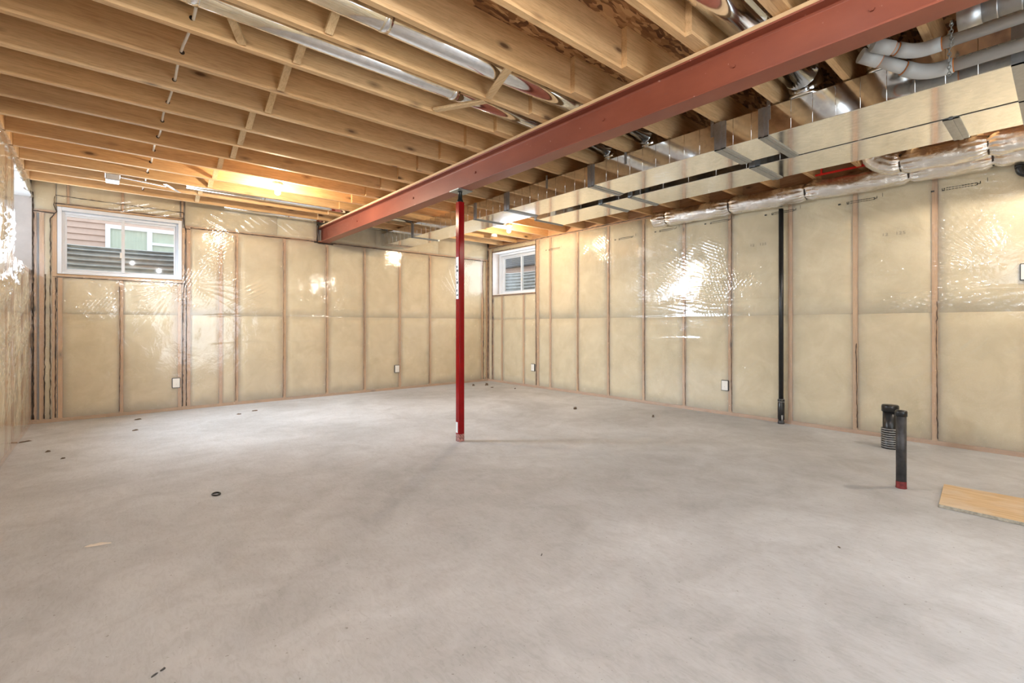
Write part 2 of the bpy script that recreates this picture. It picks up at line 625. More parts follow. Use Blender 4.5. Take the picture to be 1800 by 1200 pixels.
def slab(T, u0, u1, z0, z1, w0, w1, holes):
    mb = MB()
    us = sorted({u0, u1, *[h_[0] for h_ in holes], *[h_[1] for h_ in holes]})
    for a, b in zip(us[:-1], us[1:]):
        hs = [h_ for h_ in holes if h_[0] <= a + 1e-6 and h_[1] >= b - 1e-6]
        if hs:
            mb.boxT(a, b, w0, w1, z0, hs[0][2], T)
            mb.boxT(a, b, w0, w1, hs[0][3], z1, T)
        else:
            mb.boxT(a, b, w0, w1, z0, z1, T)
    return mb


wall_back = struct('wall_back', slab(T_back, XL - 0.35, XR + 0.35, 0, ZT, 0.100, 0.32, [WIN_B]), M_conc, 'insulated stud wall with the wide window')
wall_right = struct('wall_right', slab(T_right, YREAR - 0.3, YB + 0.099, 0, ZT, 0.100, 0.32, [WIN_R]), M_conc, 'long insulated stud wall behind the ducts')
wall_left = struct('wall_left', slab(T_left, YREAR - 0.3, YB + 0.099, 0, ZT, 0.100, 0.32, [WIN_L, WIN_L2]), M_conc, 'insulated stud wall beside the camera')
wall_rear = struct('wall_rear', slab(T_rear, XL - 0.099, XR + 0.099, 0, ZT, 0.0, 0.25, [FILL_DOOR]), M_batt, 'insulated wall behind the camera')


def noise2(U, V, seed, scale, n=14, ani=1.0):
    r = np.random.RandomState(seed)
    h_ = np.zeros_like(U)
    for i in range(n):
        a = r.rand() * 2 * np.pi
        k = scale * (0.5 + r.rand())
        h_ += np.sin(k * (np.cos(a) * U * ani + np.sin(a) * V) + r.rand() * 6.28)
    return h_ / math.sqrt(n)


def film(name, T, u0, u1, z0, z1, holes, patches, fans, parent, step=0.0125, seed=1, folds=()):
    nu, nv = int((u1 - u0) / step) + 1, int((z1 - z0) / step) + 1
    us, vs = np.linspace(u0, u1, nu), np.linspace(z0, z1, nv)
    U, V = np.meshgrid(us, vs)
    h_ = 0.0022 * noise2(U, V, seed, 5, 12) + 0.0007 * noise2(U, V, seed + 1, 22, 16)
    warp = noise2(U, V, seed + 2, 4, 10)
    warp2 = noise2(U, V, seed + 3, 14, 10)
    # wrinkle patches: centre, radii, direction of the creases, crease spacing, height
    for (cu, cv, ru, rv, ang, sp, amp) in patches:
        g = np.exp(-(((U - cu) / ru) ** 2 + ((V - cv) / rv) ** 2))
        d = -math.sin(ang) * U + math.cos(ang) * V
        ph = d / sp * math.pi + warp * 1.2 + warp2 * 0.35
        gate = np.clip(0.5 + 0.9 * warp2, 0, 1)
        h_ += 1.35 * amp * g * (1 - np.abs(np.sin(ph))) ** 3.0 * gate
    for (cu, cv, r0, a0, a1, cnt, amp) in fans:
        r = np.hypot(U - cu, V - cv) + 1e-4
        th = np.arctan2(V - cv, U - cu)
        am, ah = (a0 + a1) / 2, abs(a1 - a0) / 2
        dth = np.angle(np.exp(1j * (th - am)))
        g = np.exp(-(dth / ah) ** 4) * np.exp(-(r / r0) ** 2) * np.clip(r / 0.05, 0, 1)
        ph = dth * cnt * math.pi / (2 * ah) + warp * 0.9
        h_ += 1.3 * amp * g * (1 - np.abs(np.sin(ph))) ** 3.5 * np.clip(0.5 + 0.8 * warp, 0.05, 1)
    for (zz, uu0, uu1, amp) in folds:
        g = np.clip((U - uu0) / 0.15, 0, 1) * np.clip((uu1 - U) / 0.15, 0, 1)
        h_ += amp * g * np.exp(-((V - zz - 0.012 * warp) / 0.014) ** 2)
    W = -0.0045 - np.clip(h_ + 0.002, 0.0, 0.05)
    P = np.array(T(U, W, V)).reshape(3, -1).T
    idx = np.arange(nu * nv).reshape(nv, nu)
    ok = np.ones((nv - 1, nu - 1), bool)
    cu_, cv_ = (us[:-1] + us[1:]) / 2, (vs[:-1] + vs[1:]) / 2
    for (a, b, c, d) in holes:
        ok &= ~(((cu_ > a) & (cu_ < b))[None, :] & ((cv_ > c) & (cv_ < d))[:, None])
    q = np.stack([idx[:-1, :-1], idx[:-1, 1:], idx[1:, 1:], idx[1:, :-1]], -1)[ok]
    me = bpy.data.meshes.new(name)
    me.vertices.add(len(P)); me.vertices.foreach_set('co', P.ravel())
    me.loops.add(q.size); me.loops.foreach_set('vertex_index', q.ravel().astype(np.int32))
    me.polygons.add(len(q))
    me.polygons.foreach_set('loop_start', np.arange(0, q.size, 4, dtype=np.int32))
    me.polygons.foreach_set('use_smooth', np.ones(len(q), bool))
    me.update(calc_edges=True)
    me.validate()
    o = link(name, me, M_film, parent)
    o['label'] = 'clear plastic vapour barrier sheet with creases'
    return o


def stud(parent, T, u, z0, z1, wid=0.038):
    struct('stud', MB().boxT(u - wid / 2, u + wid / 2, 0.0, 0.089, z0, z1, T), M_stud, parent=parent)


def batt(parent, T, u0, u1, z0, z1, seed):
    r = random.Random(seed)
    nu, nv = 6, 8
    mb = MB()
    vs = []
    for j in range(nv + 1):
        for i in range(nu + 1):
            a, b = i / nu, j / nv
            e = min(a, 1 - a, ) * (u1 - u0)
            e2 = min(b, 1 - b) * (z1 - z0)
            w_ = 0.008 * math.exp(-e / 0.018) + 0.0035 * math.exp(-e2 / 0.02) + 0.002 + r.uniform(0, 0.002)
            jig = 0.003 * math.sin(j * 2.3 + seed) if i in (0, nu) else 0
            vs.append(T(u0 + a * (u1 - u0) + jig, w_, z0 + b * (z1 - z0)))
    o = len(vs)
    for j in (0, nv):
        for i in (0, nu):
            vs.append(T(u0 + i / nu * (u1 - u0), 0.088, z0 + j / nv * (z1 - z0)))
    f = [(j * (nu + 1) + i, j * (nu + 1) + i + 1, (j + 1) * (nu + 1) + i + 1, (j + 1) * (nu + 1) + i) for j in range(nv) for i in range(nu)]
    f.append(tuple([i for i in range(nu + 1)] + [o + 1, o]))
    f.append(tuple([nv * (nu + 1) + i for i in range(nu + 1)] + [o + 3, o + 2]))
    f.append(tuple([j * (nu + 1) for j in range(nv + 1)] + [o + 2, o]))
    f.append(tuple([j * (nu + 1) + nu for j in range(nv + 1)] + [o + 3, o + 1]))
    mb.quad(vs, f, True)
    struct('insulation_batt', mb, M_batt, parent=parent)


def fill(parent, T, studs, z0, z1, joint, s0):
    """batts between neighbouring studs, one or two lifts"""
    for i, (a, b) in enumerate(zip(studs[:-1], studs[1:])):
        a, b = a + 0.0205, b - 0.0205
        if b - a < 0.03:
            continue
        if joint and z0 < joint - 0.1 < z1 - 0.2:
            batt(parent, T, a, b, z0, joint - 0.0008, s0 + i)
            batt(parent, T, a, b, joint + 0.0008, z1, s0 + i + 50)
        else:
            batt(parent, T, a, b, z0, z1, s0 + i)


PZ = 0.038
# --- back wall
B_full = [-0.581, -0.520, -0.418]
B_win = [-0.372, 0.161, 0.740]
B_right = [0.785, 0.835, 1.194, 1.382, 1.994, 2.606, 3.207, 3.833, 4.423, 5.021, 5.592, 5.704]
ZS = 2.335
for u in B_full:
    stud(wall_back, T_back, u, PZ, ZS)
for u in B_win:
    stud(wall_back, T_back, u, PZ, WIN_B[2] - 0.042)
for u in B_right:
    stud(wall_back, T_back, u, PZ, ZS)
fill(wall_back, T_back, B_full, PZ, ZS, 1.215, 1)
fill(wall_back, T_back, B_win, PZ, WIN_B[2] - 0.042, 1.215, 11)
fill(wall_back, T_back, B_right, PZ, ZS, 1.215, 21)
bp = struct('bottom_plate', MB().box(XL, XR, YB, YB + 0.089, 0, PZ), M_wplate_x, parent=wall_back)
struct('top_plate', MB().box(0.79, XR, YB, YB + 0.089, ZS, ZS + 0.036), M_wplate_x, parent=wall_back)
struct('top_plate', MB().box(XL, -0.40, YB, YB + 0.089, ZS, ZS + 0.036), M_wplate_x, parent=wall_back)
struct('window_sill_plate', MB().box(-0.40, 0.77, YB, YB + 0.089, WIN_B[2] - 0.040, WIN_B[2] - 0.001), M_wplate_x, parent=wall_back)
struct('window_header', MB().box(-0.40, 0.77, YB, YB + 0.089, WIN_B[3] + 0.001, WIN_B[3] + 0.038), M_wplate_x, parent=wall_back)
for u0, u1 in ((XL, -0.408), (-0.404, -0.31), (-0.30, 0.165), (0.185, 0.745), (0.80, 1.9), (1.9, 2.46), (2.66, 3.4), (3.4, 4.6), (4.6, XR)):
    zz = WIN_B[3] + 0.042 if -0.4 < u1 < 0.78 else ZS + 0.040
    batt(wall_back, T_back, u0 + 0.003, u1 - 0.003, zz, ZT - 0.005, int(u0 * 10) + 90)
for u in (-0.305, 0.175, 0.77):
    stud(wall_back, T_back, u, WIN_B[3] + 0.04, ZT - 0.01, 0.022)

PI = math.pi
film('vapour_barrier', T_back, XL + 0.002, XR - 0.004, 0.0, ZT - 0.01, [(WIN_B[0] - 0.005, WIN_B[1] + 0.005, WIN_B[2] - 0.012, WIN_B[3] + 0.012), (2.44, 2.66, 2.33, 2.66)],
     patches=[(0.20, 1.32, 0.55, 0.14, 0.95, 0.030, 0.012), (0.15, 1.22, 0.5, 0.10, -0.8, 0.030, 0.009), (1.20, 1.90, 0.25, 0.30, 0.6, 0.032, 0.013), (0.95, 1.80, 0.20, 0.35, 1.1, 0.035, 0.012),
              (1.6, 1.55, 0.35, 0.18, 0.5, 0.05, 0.012), (2.95, 1.42, 0.28, 0.16, -0.7, 0.038, 0.012), (2.75, 1.25, 0.25, 0.12, 0.5, 0.035, 0.010),
              (3.25, 1.95, 0.22, 0.30, 0.02, 0.045, 0.008), (4.75, 1.70, 0.25, 0.35, 0.9, 0.035, 0.013), (5.25, 1.85, 0.22, 0.35, 1.0, 0.035, 0.013),
              (1.6, 2.50, 0.6, 0.10, -0.5, 0.08, 0.016), (3.2, 2.47, 0.5, 0.08, 0.1, 0.05, 0.010), (0.2, 2.52, 0.5, 0.06, 0.3, 0.05, 0.012), (4.5, 2.50, 0.6, 0.08, -0.3, 0.06, 0.012)],
     fans=[(0.72, 1.60, 0.55, -PI * 0.95, -PI * 0.55, 9, 0.012), (0.80, 1.62, 0.5, -0.9, 0.5, 8, 0.012), (5.05, 1.55, 0.40, 1.2, 2.9, 8, 0.012)],
     parent=wall_back, seed=3, folds=[(1.22, 0.9, 5.6, 0.003), (0.86, 1.0, 5.4, 0.002)])

# --- right wall
R_studs = [-1.40, -1.05, -0.44, 0.170, 0.775, 1.378, 1.973, 2.636, 3.235, 3.845, 4.458, 5.065, 5.675, 5.975]
for u in R_studs:
    stud(wall_right, T_right, u, PZ, ZJ - PZ)
R_win = [6.015, 6.35, 6.961, 7.245]
for u in R_win[1:-1]:
    stud(wall_right, T_right, u, PZ, WIN_R[2] - 0.042)
stud(wall_right, T_right, 6.014, PZ, ZJ - PZ, 0.036)
stud(wall_right, T_right, 7.252, PZ, ZJ - PZ)
stud(wall_right, T_right, 7.372, PZ, ZJ - PZ)
fill(wall_right, T_right, R_studs[:-1] + [5.975], PZ, ZJ - PZ, 1.20, 201)
fill(wall_right, T_right, R_win, PZ, WIN_R[2] - 0.042, 1.20, 231)
fill(wall_right, T_right, [7.252, 7.372], PZ, ZJ - PZ, 1.20, 241)
struct('bottom_plate', MB().box(XR, XR + 0.089, YREAR, YB - 0.001, 0, PZ), M_wplate_y, parent=wall_right)
struct('top_plate', MB().box(XR, XR + 0.089, YREAR, YB - 0.001, ZJ - PZ, ZJ), M_wplate_y, parent=wall_right)
struct('window_sill_plate', MB().box(XR, XR + 0.089, 6.03, 7.235, WIN_R[2] - 0.040, WIN_R[2] - 0.001), M_wplate_y, parent=wall_right)
struct('window_header', MB().box(XR, XR + 0.089, 6.03, 7.235, WIN_R[3] + 0.001, WIN_R[3] + 0.030), M_wplate_y, parent=wall_right)
batt(wall_right, T_right, 6.035, 7.23, WIN_R[3] + 0.032, ZJ - PZ - 0.002, 260)
# header band above the top plate, joist ends
struct('band_board', MB().box(XR + 0.02, XR + 0.058, YREAR, YB, ZJ, ZT), M_wplate_y, parent=wall_right)
film('vapour_barrier', T_right, YREAR + 0.01, YB - 0.004, 0.0, ZJ - 0.004, [(WIN_R[0] - 0.004, WIN_R[1] + 0.004, WIN_R[2] - 0.01, WIN_R[3] + 0.008)],
     patches=[(4.75, 2.28, 0.25, 0.22, 0.7, 0.035, 0.012), (4.50, 2.05, 0.2, 0.22, -0.7, 0.03, 0.010), (3.55, 1.72, 0.32, 0.22, 0.55, 0.04, 0.014), (3.2, 1.45, 0.45, 0.12, 0.15, 0.05, 0.014),
              (2.85, 1.62, 0.28, 0.30, 1.25, 0.035, 0.013), (2.95, 1.95, 0.20, 0.18, 0.4, 0.035, 0.013), (2.45, 1.72, 0.25, 0.25, -0.9, 0.04, 0.013),
              (2.55, 0.55, 0.20, 0.25, -0.8, 0.05, 0.008), (3.35, 0.85, 0.14, 0.14, 0.3, 0.03, 0.009),
              (0.95, 1.40, 0.25, 0.22, 0.3, 0.04, 0.012), (0.55, 1.45, 0.30, 0.15, -0.2, 0.05, 0.013), (0.60, 2.30, 0.35, 0.14, 0.2, 0.06, 0.015), (0.55, 1.95, 0.2, 0.12, 0.2, 0.03, 0.010),
              (0.45, 1.05, 0.5, 0.25, -0.75, 0.07, 0.013), (1.35, 1.62, 0.25, 0.18, -0.6, 0.04, 0.012), (1.2, 1.30, 0.3, 0.18, -0.5, 0.045, 0.010)],
     fans=[(2.62, 1.62, 0.7, 0.10, 1.05, 9, 0.015), (2.62, 1.58, 0.6, -0.6, 0.5, 8, 0.012), (0.27, 1.50, 1.4, 0.12, 1.20, 12, 0.016), (0.0, 1.28, 1.3, -0.85, 0.05, 8, 0.018)],
     parent=wall_right, seed=11, folds=[(1.385, 1.4, 5.5, 0.0035), (1.20, 1.4, 5.8, 0.003), (1.405, 0.1, 1.3, 0.006), (0.92, 2.9, 5.6, 0.0025)])

# --- left wall
L_studs = [2.0, 2.61, 3.22, 3.83, 4.44, 5.05, 5.66, 5.965]
for u in L_studs:
    stud(wall_left, T_left, u, PZ, ZJ)
for u in (6.03, 6.66, 7.33):
    stud(wall_left, T_left, u, PZ, WIN_L[2] - 0.042)
fill(wall_left, T_left, L_studs, PZ, ZJ, 1.2, 301)
fill(wall_left, T_left, [6.03, 6.66, 7.33], PZ, WIN_L[2] - 0.042, 1.2, 321)
fill(wall_left, T_left, [YREAR, -1.0, -0.49], PZ, ZJ, 1.2, 331)
fill(wall_left, T_left, [0.99, 2.0], PZ, ZJ, 1.2, 341)
fill(wall_left, T_left, [-0.49, 0.25, 0.99], PZ, WIN_L2[2] - 0.04, 1.0, 351)
batt(wall_left, T_left, -0.47, 0.97, WIN_L2[3] + 0.02, ZJ, 361)
batt(wall_left, T_left, 5.99, 7.38, WIN_L[3] + 0.02, ZT - 0.01, 362)
struct('bottom_plate', MB().box(XL - 0.089, XL, YREAR, YB - 0.001, 0, PZ), M_wplate_y, parent=wall_left)
struct('window_sill_plate', MB().box(XL - 0.089, XL - 0.0, 5.985, 7.385, WIN_L[2] - 0.040, WIN_L[2] - 0.012), M_wplate_y, parent=wall_left)
film('vapour_barrier', T_left, 1.2, YB - 0.004, 0.0, ZJ + 0.01, [(WIN_L[0] - 0.004, 7.40, WIN_L[2] - 0.006, WIN_L[3] + 0.012)],
     patches=[(5.0, 1.7, 1.2, 0.6, 1.2, 0.09, 0.024), (5.4, 1.0, 1.2, 0.6, 1.0, 0.08, 0.020), (6.4, 1.0, 0.8, 0.7, 1.3, 0.07, 0.018), (6.6, 2.6, 0.8, 0.08, 0.6, 0.05, 0.016)],
     fans=[], parent=wall_left, seed=23, step=0.02, folds=[(1.45, 4.0, 7.3, 0.006), (1.05, 4.0, 7.3, 0.005), (1.90, 4.0, 5.95, 0.006)])
# crumpled film hanging over the head of the side window
mb = MB()
r = random.Random(5)
N, Mv = 60, 8
vs = [(XL - 0.006 + 0.022 * math.sin(i * 0.9 + j * 1.7) * (j / Mv) + r.uniform(0, 0.012), 5.2 + 2.17 * i / N, ZJ - 0.005 - 0.135 * j / Mv * (0.75 + 0.25 * math.sin(i * 0.55)))
      for j in range(Mv + 1) for i in range(N + 1)]
mb.quad(vs, [(j * (N + 1) + i, j * (N + 1) + i + 1, (j + 1) * (N + 1) + i + 1, (j + 1) * (N + 1) + i) for j in range(Mv) for i in range(N)], True)
struct('film_flap', mb, M_film, parent=wall_left)


# sealant beads along the seams of the film
def bead(parent, T, pts, rad=0.0055, seed=0, seg=0.03):
    r = random.Random(seed)
    out, rr = [], []
    for (a, b) in zip(pts[:-1], pts[1:]):
        L = math.hypot(b[0] - a[0], b[1] - a[1])
        k = max(2, int(L / seg))
        for i in range(k):
            t = i / k
            out.append((a[0] + (b[0] - a[0]) * t + r.gauss(0, 0.0018), a[1] + (b[1] - a[1]) * t + r.gauss(0, 0.0018)))
            rr.append(0.85 * rad * r.uniform(0.45, 1.3))
    out.append(pts[-1]); rr.append(rad)
    mb = MB().tube([T(u, -0.010, z) for u, z in out], rr, 6)
    struct('sealant_bead', mb, M_bead, parent=parent)


bead(wall_back, T_back, [(0.85, 2.345), (2.44, 2.352)], 0.007, 1)
bead(wall_back, T_back, [(2.68, 2.350), (3.6, 2.345), (XR - 0.05, 2.335)], 0.007, 2)
bead(wall_back, T_back, [(-0.415, 2.53), (-0.425, 2.43), (-0.40, 2.36), (-0.45, 2.28), (-0.452, 0.04)], 0.0055, 3)
bead(wall_back, T_back, [(-0.41, 2.545), (0.3, 2.535), (0.78, 2.53)], 0.005, 4)
bead(wall_back, T_back, [(-0.41, 2.455), (0.2, 2.455), (0.775, 2.45)], 0.005, 5)
bead(wall_back, T_back, [(0.782, 2.53), (0.785, 2.40), (0.80, 2.33), (0.85, 2.33)], 0.006, 6)
bead(wall_back, T_back, [(0.80, 2.33), (0.795, 1.62), (0.775, 1.5), (0.768, 0.05)], 0.006, 7)
bead(wall_back, T_back, [(0.812, 1.60), (0.808, 0.05)], 0.005, 8)
bead(wall_back, T_back, [(-0.43, 1.632), (0.2, 1.625), (0.79, 1.62)], 0.0045, 9)
bead(wall_back, T_back, [(-0.59, 2.345), (-0.42, 2.340)], 0.006, 10)
bead(wall_back, T_back, [(-0.405, 1.62), (-0.41, 0.05)], 0.006, 11)
bead(wall_back, T_back, [(-0.588, 2.55), (-0.585, 1.2), (-0.585, 0.05)], 0.008, 12)
bead(wall_back, T_back, [(-0.49, 1.65), (-0.50, 0.05)], 0.006, 13)
bead(wall_back, T_back, [(5.60, 2.33), (5.585, 1.9), (5.62, 1.5), (5.61, 0.05)], 0.006, 14)
bead(wall_back, T_back, [(1.37, 2.3), (1.37, 0.06)], 0.004, 15)
bead(wall_right, T_right, [(7.36, 2.585), (6.0, 2.585), (3.6, 2.59)], 0.006, 21)
bead(wall_right, T_right, [(7.24, 2.53), (7.238, 1.66), (7.24, 0.05)], 0.006, 22)
bead(wall_right, T_right, [(7.24, 2.50), (6.03, 2.498)], 0.006, 23)
bead(wall_right, T_right, [(6.02, 2.585), (6.018, 1.65), (6.005, 0.05)], 0.006, 24)
bead(wall_right, T_right, [(7.24, 1.655), (6.02, 1.652)], 0.006, 25)
bead(wall_right, T_right, [(7.37, 2.55), (7.365, 1.2), (7.372, 0.05)], 0.008, 26)
for i, (u, z1) in enumerate(((4.432, 2.4), (3.82, 2.5), (2.612, 2.4), (5.048, 2.4), (3.213, 1.4), (1.362, 0.6), (0.757, 1.3))):
    bead(wall_right, T_right, [(u, z1), (u + 0.006, 0.9), (u - 0.004, 0.06)], 0.0035, 40 + i)
for i, u in enumerate((2.59, 3.19, 1.975, 4.405, 0.146)):
    bead(wall_back, T_back, [(u, 1.55 if i == 4 else 2.28), (u + 0.006, 0.9), (u - 0.003, 0.06)], 0.0035, 60 + i)

# printing on the insulation facing and on the film
for (y0, z0, sz) in ((2.403, 2.000, 0.075), (1.165, 1.945, 0.075)):
    for s_, dy in (('12', 0.0), ('125', 0.105)):
        text_mesh(s_, sz, lambda x, y, y0=y0, z0=z0, dy=dy: (XR - 0.0008, y0 - dy - x * 0.72, z0 + y * 0.55), M_inkgrey, 'printed_number', wall_right)
for (y0, z0) in ((5.77, 2.355), (4.33, 2.335), (3.66, 2.352), (2.95, 2.345), (2.235, 2.330), (1.52, 2.312), (0.80, 2.292)):
    P0 = lambda x, z: (XR - 0.0125, y0 - x, z0 + z)
    mb = MB()

    def pr(x0, x1, za, zb):
        mb.box(XR - 0.0125, XR - 0.0120, y0 - x0, y0 - x1, z0 + za, z0 + zb)
    pr(0, 0.024, 0, 0.014)
    pr(0.075, 0.095, -0.004, 0.004); pr(0.075, 0.080, 0.0, 0.020); pr(0.088, 0.095, 0.008, 0.020)
    rr = random.Random(int(y0 * 100))
    x = 0.105
    while x < 0.29:
        ww = rr.uniform(0.008, 0.022)
        pr(x, x + ww, 0.016, 0.022); pr(x, x + ww * 0.9, -0.001, 0.004)
        x += ww + 0.004
    pr(0.30, 0.306, 0.002, 0.014); pr(0.306, 0.325, 0.008, 0.013); pr(0.320, 0.325, 0.010, 0.030)
    pr(0.365, 0.368, 0.015, 0.05)
    struct('printed_logo', mb, M_ink, parent=wall_right)


# ------------------------------------------------------------------ windows
def window(name, T, win, depth0, label, reveal=None, ft=0.038):
    u0, u1, z0, z1 = win
    fr = MB().ring(u0 + 0.002, u1 - 0.002, z0 + 0.002, z1 - 0.002, ft, depth0, depth0 + 0.11, T, ft * 1.1, ft * 0.7)
    o = struct(name, fr, M_vinyl, label)
    bevel(o, 0.004)
    um = (u0 + u1) / 2 - 0.004
    s1 = MB().ring(u0 + ft + 0.001, u1 - ft - 0.001, z0 + ft * 0.7 + 0.003, z1 - ft * 1.1 - 0.003, 0.022, depth0 + 0.055, depth0 + 0.105, T, 0.030, 0.018)
    bevel(struct('window_stop', s1, M_vinyl, parent=o), 0.003)
    zb, zt = z0 + ft * 0.7 + 0.022, z1 - ft * 1.1 - 0.034
    a, b = u0 + ft + 0.024, u1 - ft - 0.024
    for k, (c, d) in enumerate(((a, um + 0.016), (um - 0.014, b))):
        w0 = depth0 + (0.062 if k == 0 else 0.080)
        sa = struct('sash', MB().ring(c, d, zb, zt, 0.018, w0, w0 + 0.016, T, 0.020, 0.016), M_vinyl, parent=o)
        struct('pane', MB().boxT(c + 0.018, d - 0.018, w0 + 0.006, w0 + 0.009, zb + 0.016, zt - 0.020, T), M_glass, parent=o)
    struct('mullion', MB().boxT(um - 0.016, um + 0.016, depth0 + 0.050, depth0 + 0.062, zb, zt, T), M_vinyl, parent=o)
    struct('latch', MB().boxT(um - 0.030, um - 0.010, depth0 + 0.035, depth0 + 0.050, zb + 0.18, zb + 0.245, T), M_white, parent=o)
    if reveal:
        d = reveal
        struct('reveal_side', MB().boxT(u0 - 0.012, u0 + 0.001, -0.004, d, z0, z1, T), M_reveal, parent=o)
        struct('reveal_side', MB().boxT(u1 - 0.001, u1 + 0.012, -0.004, d, z0, z1, T), M_reveal, parent=o)
        struct('reveal_head', MB().boxT(u0, u1, -0.004, d, z1 - 0.001, z1 + 0.012, T), M_revealw, parent=o)
        struct('reveal_sill', MB().boxT(u0, u1, -0.004, d, z0 - 0.012, z0 + 0.001, T), M_revealw, parent=o)
    return o


window('window_1', T_back, WIN_B, -0.006, 'white sliding window in the back wall looking out on a steel well')
window('window_2', T_right, WIN_R, 0.150, 'white sliding window set deep in the right wall by the corner', reveal=0.32)
window('window_3', T_left, WIN_L, 0.270, 'deep window opening in the left wall with grey sides', reveal=0.32)
window('window_4', T_left, WIN_L2, 0.200, 'side window next to the camera', reveal=0.32)
dr = struct('fill_door_1', MB().ring(FILL_DOOR[0] + 0.002, FILL_DOOR[1] - 0.002, FILL_DOOR[2] + 0.002, FILL_DOOR[3] - 0.002, 0.06, 0.05, 0.16, T_rear), M_vinyl, 'unseen patio door added behind the camera for fill light')  # added door, frames the fill light from behind
struct('mullion', MB().boxT(2.02, 2.08, 0.06, 0.15, FILL_DOOR[2] + 0.062, FILL_DOOR[3] - 0.062, T_rear), M_vinyl, parent=dr)

# ------------------------------------------------------------------ steel beam
BX0, BX1, BZ0 = 2.480, 2.614, 2.345
BZ1 = ZJ - 0.038
t = Thing('steel_beam', 'long red oxide painted steel beam carrying the joists', 'beam', (2.547, 2.4, BZ0))
cx = (BX0 + BX1) / 2
prof = [(BX0, BZ0), (BX1, BZ0), (BX1, BZ0 + 0.011), (cx + 0.012, BZ0 + 0.012), (cx + 0.0035, BZ0 + 0.021), (cx + 0.0035, BZ1 - 0.021), (cx + 0.012, BZ1 - 0.012), (BX1, BZ1 - 0.011),
        (BX1, BZ1), (BX0, BZ1), (BX0, BZ1 - 0.011), (cx - 0.012, BZ1 - 0.012), (cx - 0.0035, BZ1 - 0.021), (cx - 0.0035, BZ0 + 0.021), (cx - 0.012, BZ0 + 0.012), (BX0, BZ0 + 0.011)]
mb = MB()
k = len(prof)
Ya, Yz = YREAR + 0.02, YB + 0.085
mb.quad([(x, Ya, z) for x, z in prof] + [(x, Yz, z) for x, z in prof],
        [tuple(range(k))[::-1], tuple(range(k, 2 * k))] + [(i, (i + 1) % k, k + (i + 1) % k, k + i) for i in range(k)])
t.part('i_section', mb, M_oxide, bev=0.002)
ys = [Ya, 0.4, 2.86, 5.4, Yz - 0.01]
for a, b in zip(ys[:-1], ys[1:]):
    t.part('nailer_board', MB().box(2.508, 2.590, a + 0.001, b - 0.001, BZ1 + 0.0005, ZJ - 0.0005), M_plate, 'pale wooden nailer on top of the beam')
for y in (0.55, 1.15, 2.02, 3.47, 4.6, 6.1):
    t.part('bolt_head', MB().tube([(cx - 0.0035, y, BZ0 + 0.115), (cx - 0.013, y, BZ0 + 0.115)], 0.011, 6, smooth=False), M_oxide)
bead(wall_back, T_back, [(2.455, 2.62), (2.465, 2.5), (2.450, 2.36), (2.44, 2.335)], 0.014, 71)
bead(wall_back, T_back, [(2.41, 2.345), (2.55, 2.332), (2.69, 2.338)], 0.016, 72)

# ------------------------------------------------------------------ support post
px, py, s2 = 2.536, 3.70, 0.0305
t = Thing('support_post', 'bright red square steel jack post under the beam', 'post', (px, py, 0))
mb = MB()
R = 0.008
prof = []
for qx, qy, a0 in ((1, 1, 0), (-1, 1, 90), (-1, -1, 180), (1, -1, 270)):
    for a in (0, 30, 60, 90):
        an = math.radians(a0 + a)
        prof.append((px + qx * (s2 - R) + R * math.cos(an), py + qy * (s2 - R) + R * math.sin(an)))
k = len(prof)
ZP = 2.235
mb.quad([(x, y, 0.07) for x, y in prof] + [(x, y, ZP) for x, y in prof], [tuple(range(k))[::-1], tuple(range(k, 2 * k))] + [(i, (i + 1) % k, k + (i + 1) % k, k + i) for i in range(k)])
t.part('post_tube', mb, M_red)
mb = MB()
mb.quad([(x, y, 0.0) for x, y in prof] + [(px + (x - px) * 0.99, py + (y - py) * 0.99, 0.07) for x, y in prof], [tuple(range(k))[::-1]] + [(i, (i + 1) % k, k + (i + 1) % k, k + i) for i in range(k)])
t.part('scuffed_foot', mb, simple('scuffed_red_foot', (0.35, 0.16, 0.14), 0.6, 0, 0.8, 70, 0.3))
t.part('screw_jack', MB().lathe((px, py, 0), [(0.001, ZP - 0.02), (0.030, ZP - 0.02), (0.030, ZP + 0.012), (0.021, ZP + 0.03), (0.019, BZ0 - 0.02), (0.023, BZ0 - 0.010), (0.001, BZ0 - 0.010)]), M_blacksteel)
t.part('top_plate', MB().box(2.467, 2.627, py - 0.075, py + 0.075, BZ0 - 0.0105, BZ0 - 0.001), M_plate_st, 'grey steel bearing plate')
st = t.part('sticker', MB().box(px - s2 - 0.0012, px - s2 - 0.0002, py + s2 - 0.010, py - s2 + 0.010, 1.33, 1.72), M_label, 'white printed sticker')
for i in range(9):
    z = 1.36 + i * 0.037
    t.part('sticker_print', MB().box(px - s2 - 0.0018, px - s2 - 0.0012, py + s2 - 0.018, py - s2 + 0.016 + 0.012 * (i % 3), z, z + (0.022 if i % 4 else 0.012)), M_ink, parent=st)
t.part('sticker', MB().box(px - s2 - 0.0012, px - s2 - 0.0002, py + s2 - 0.008, py - s2 + 0.024, 0.08, 0.18), M_label, 'torn white sticker near the foot')


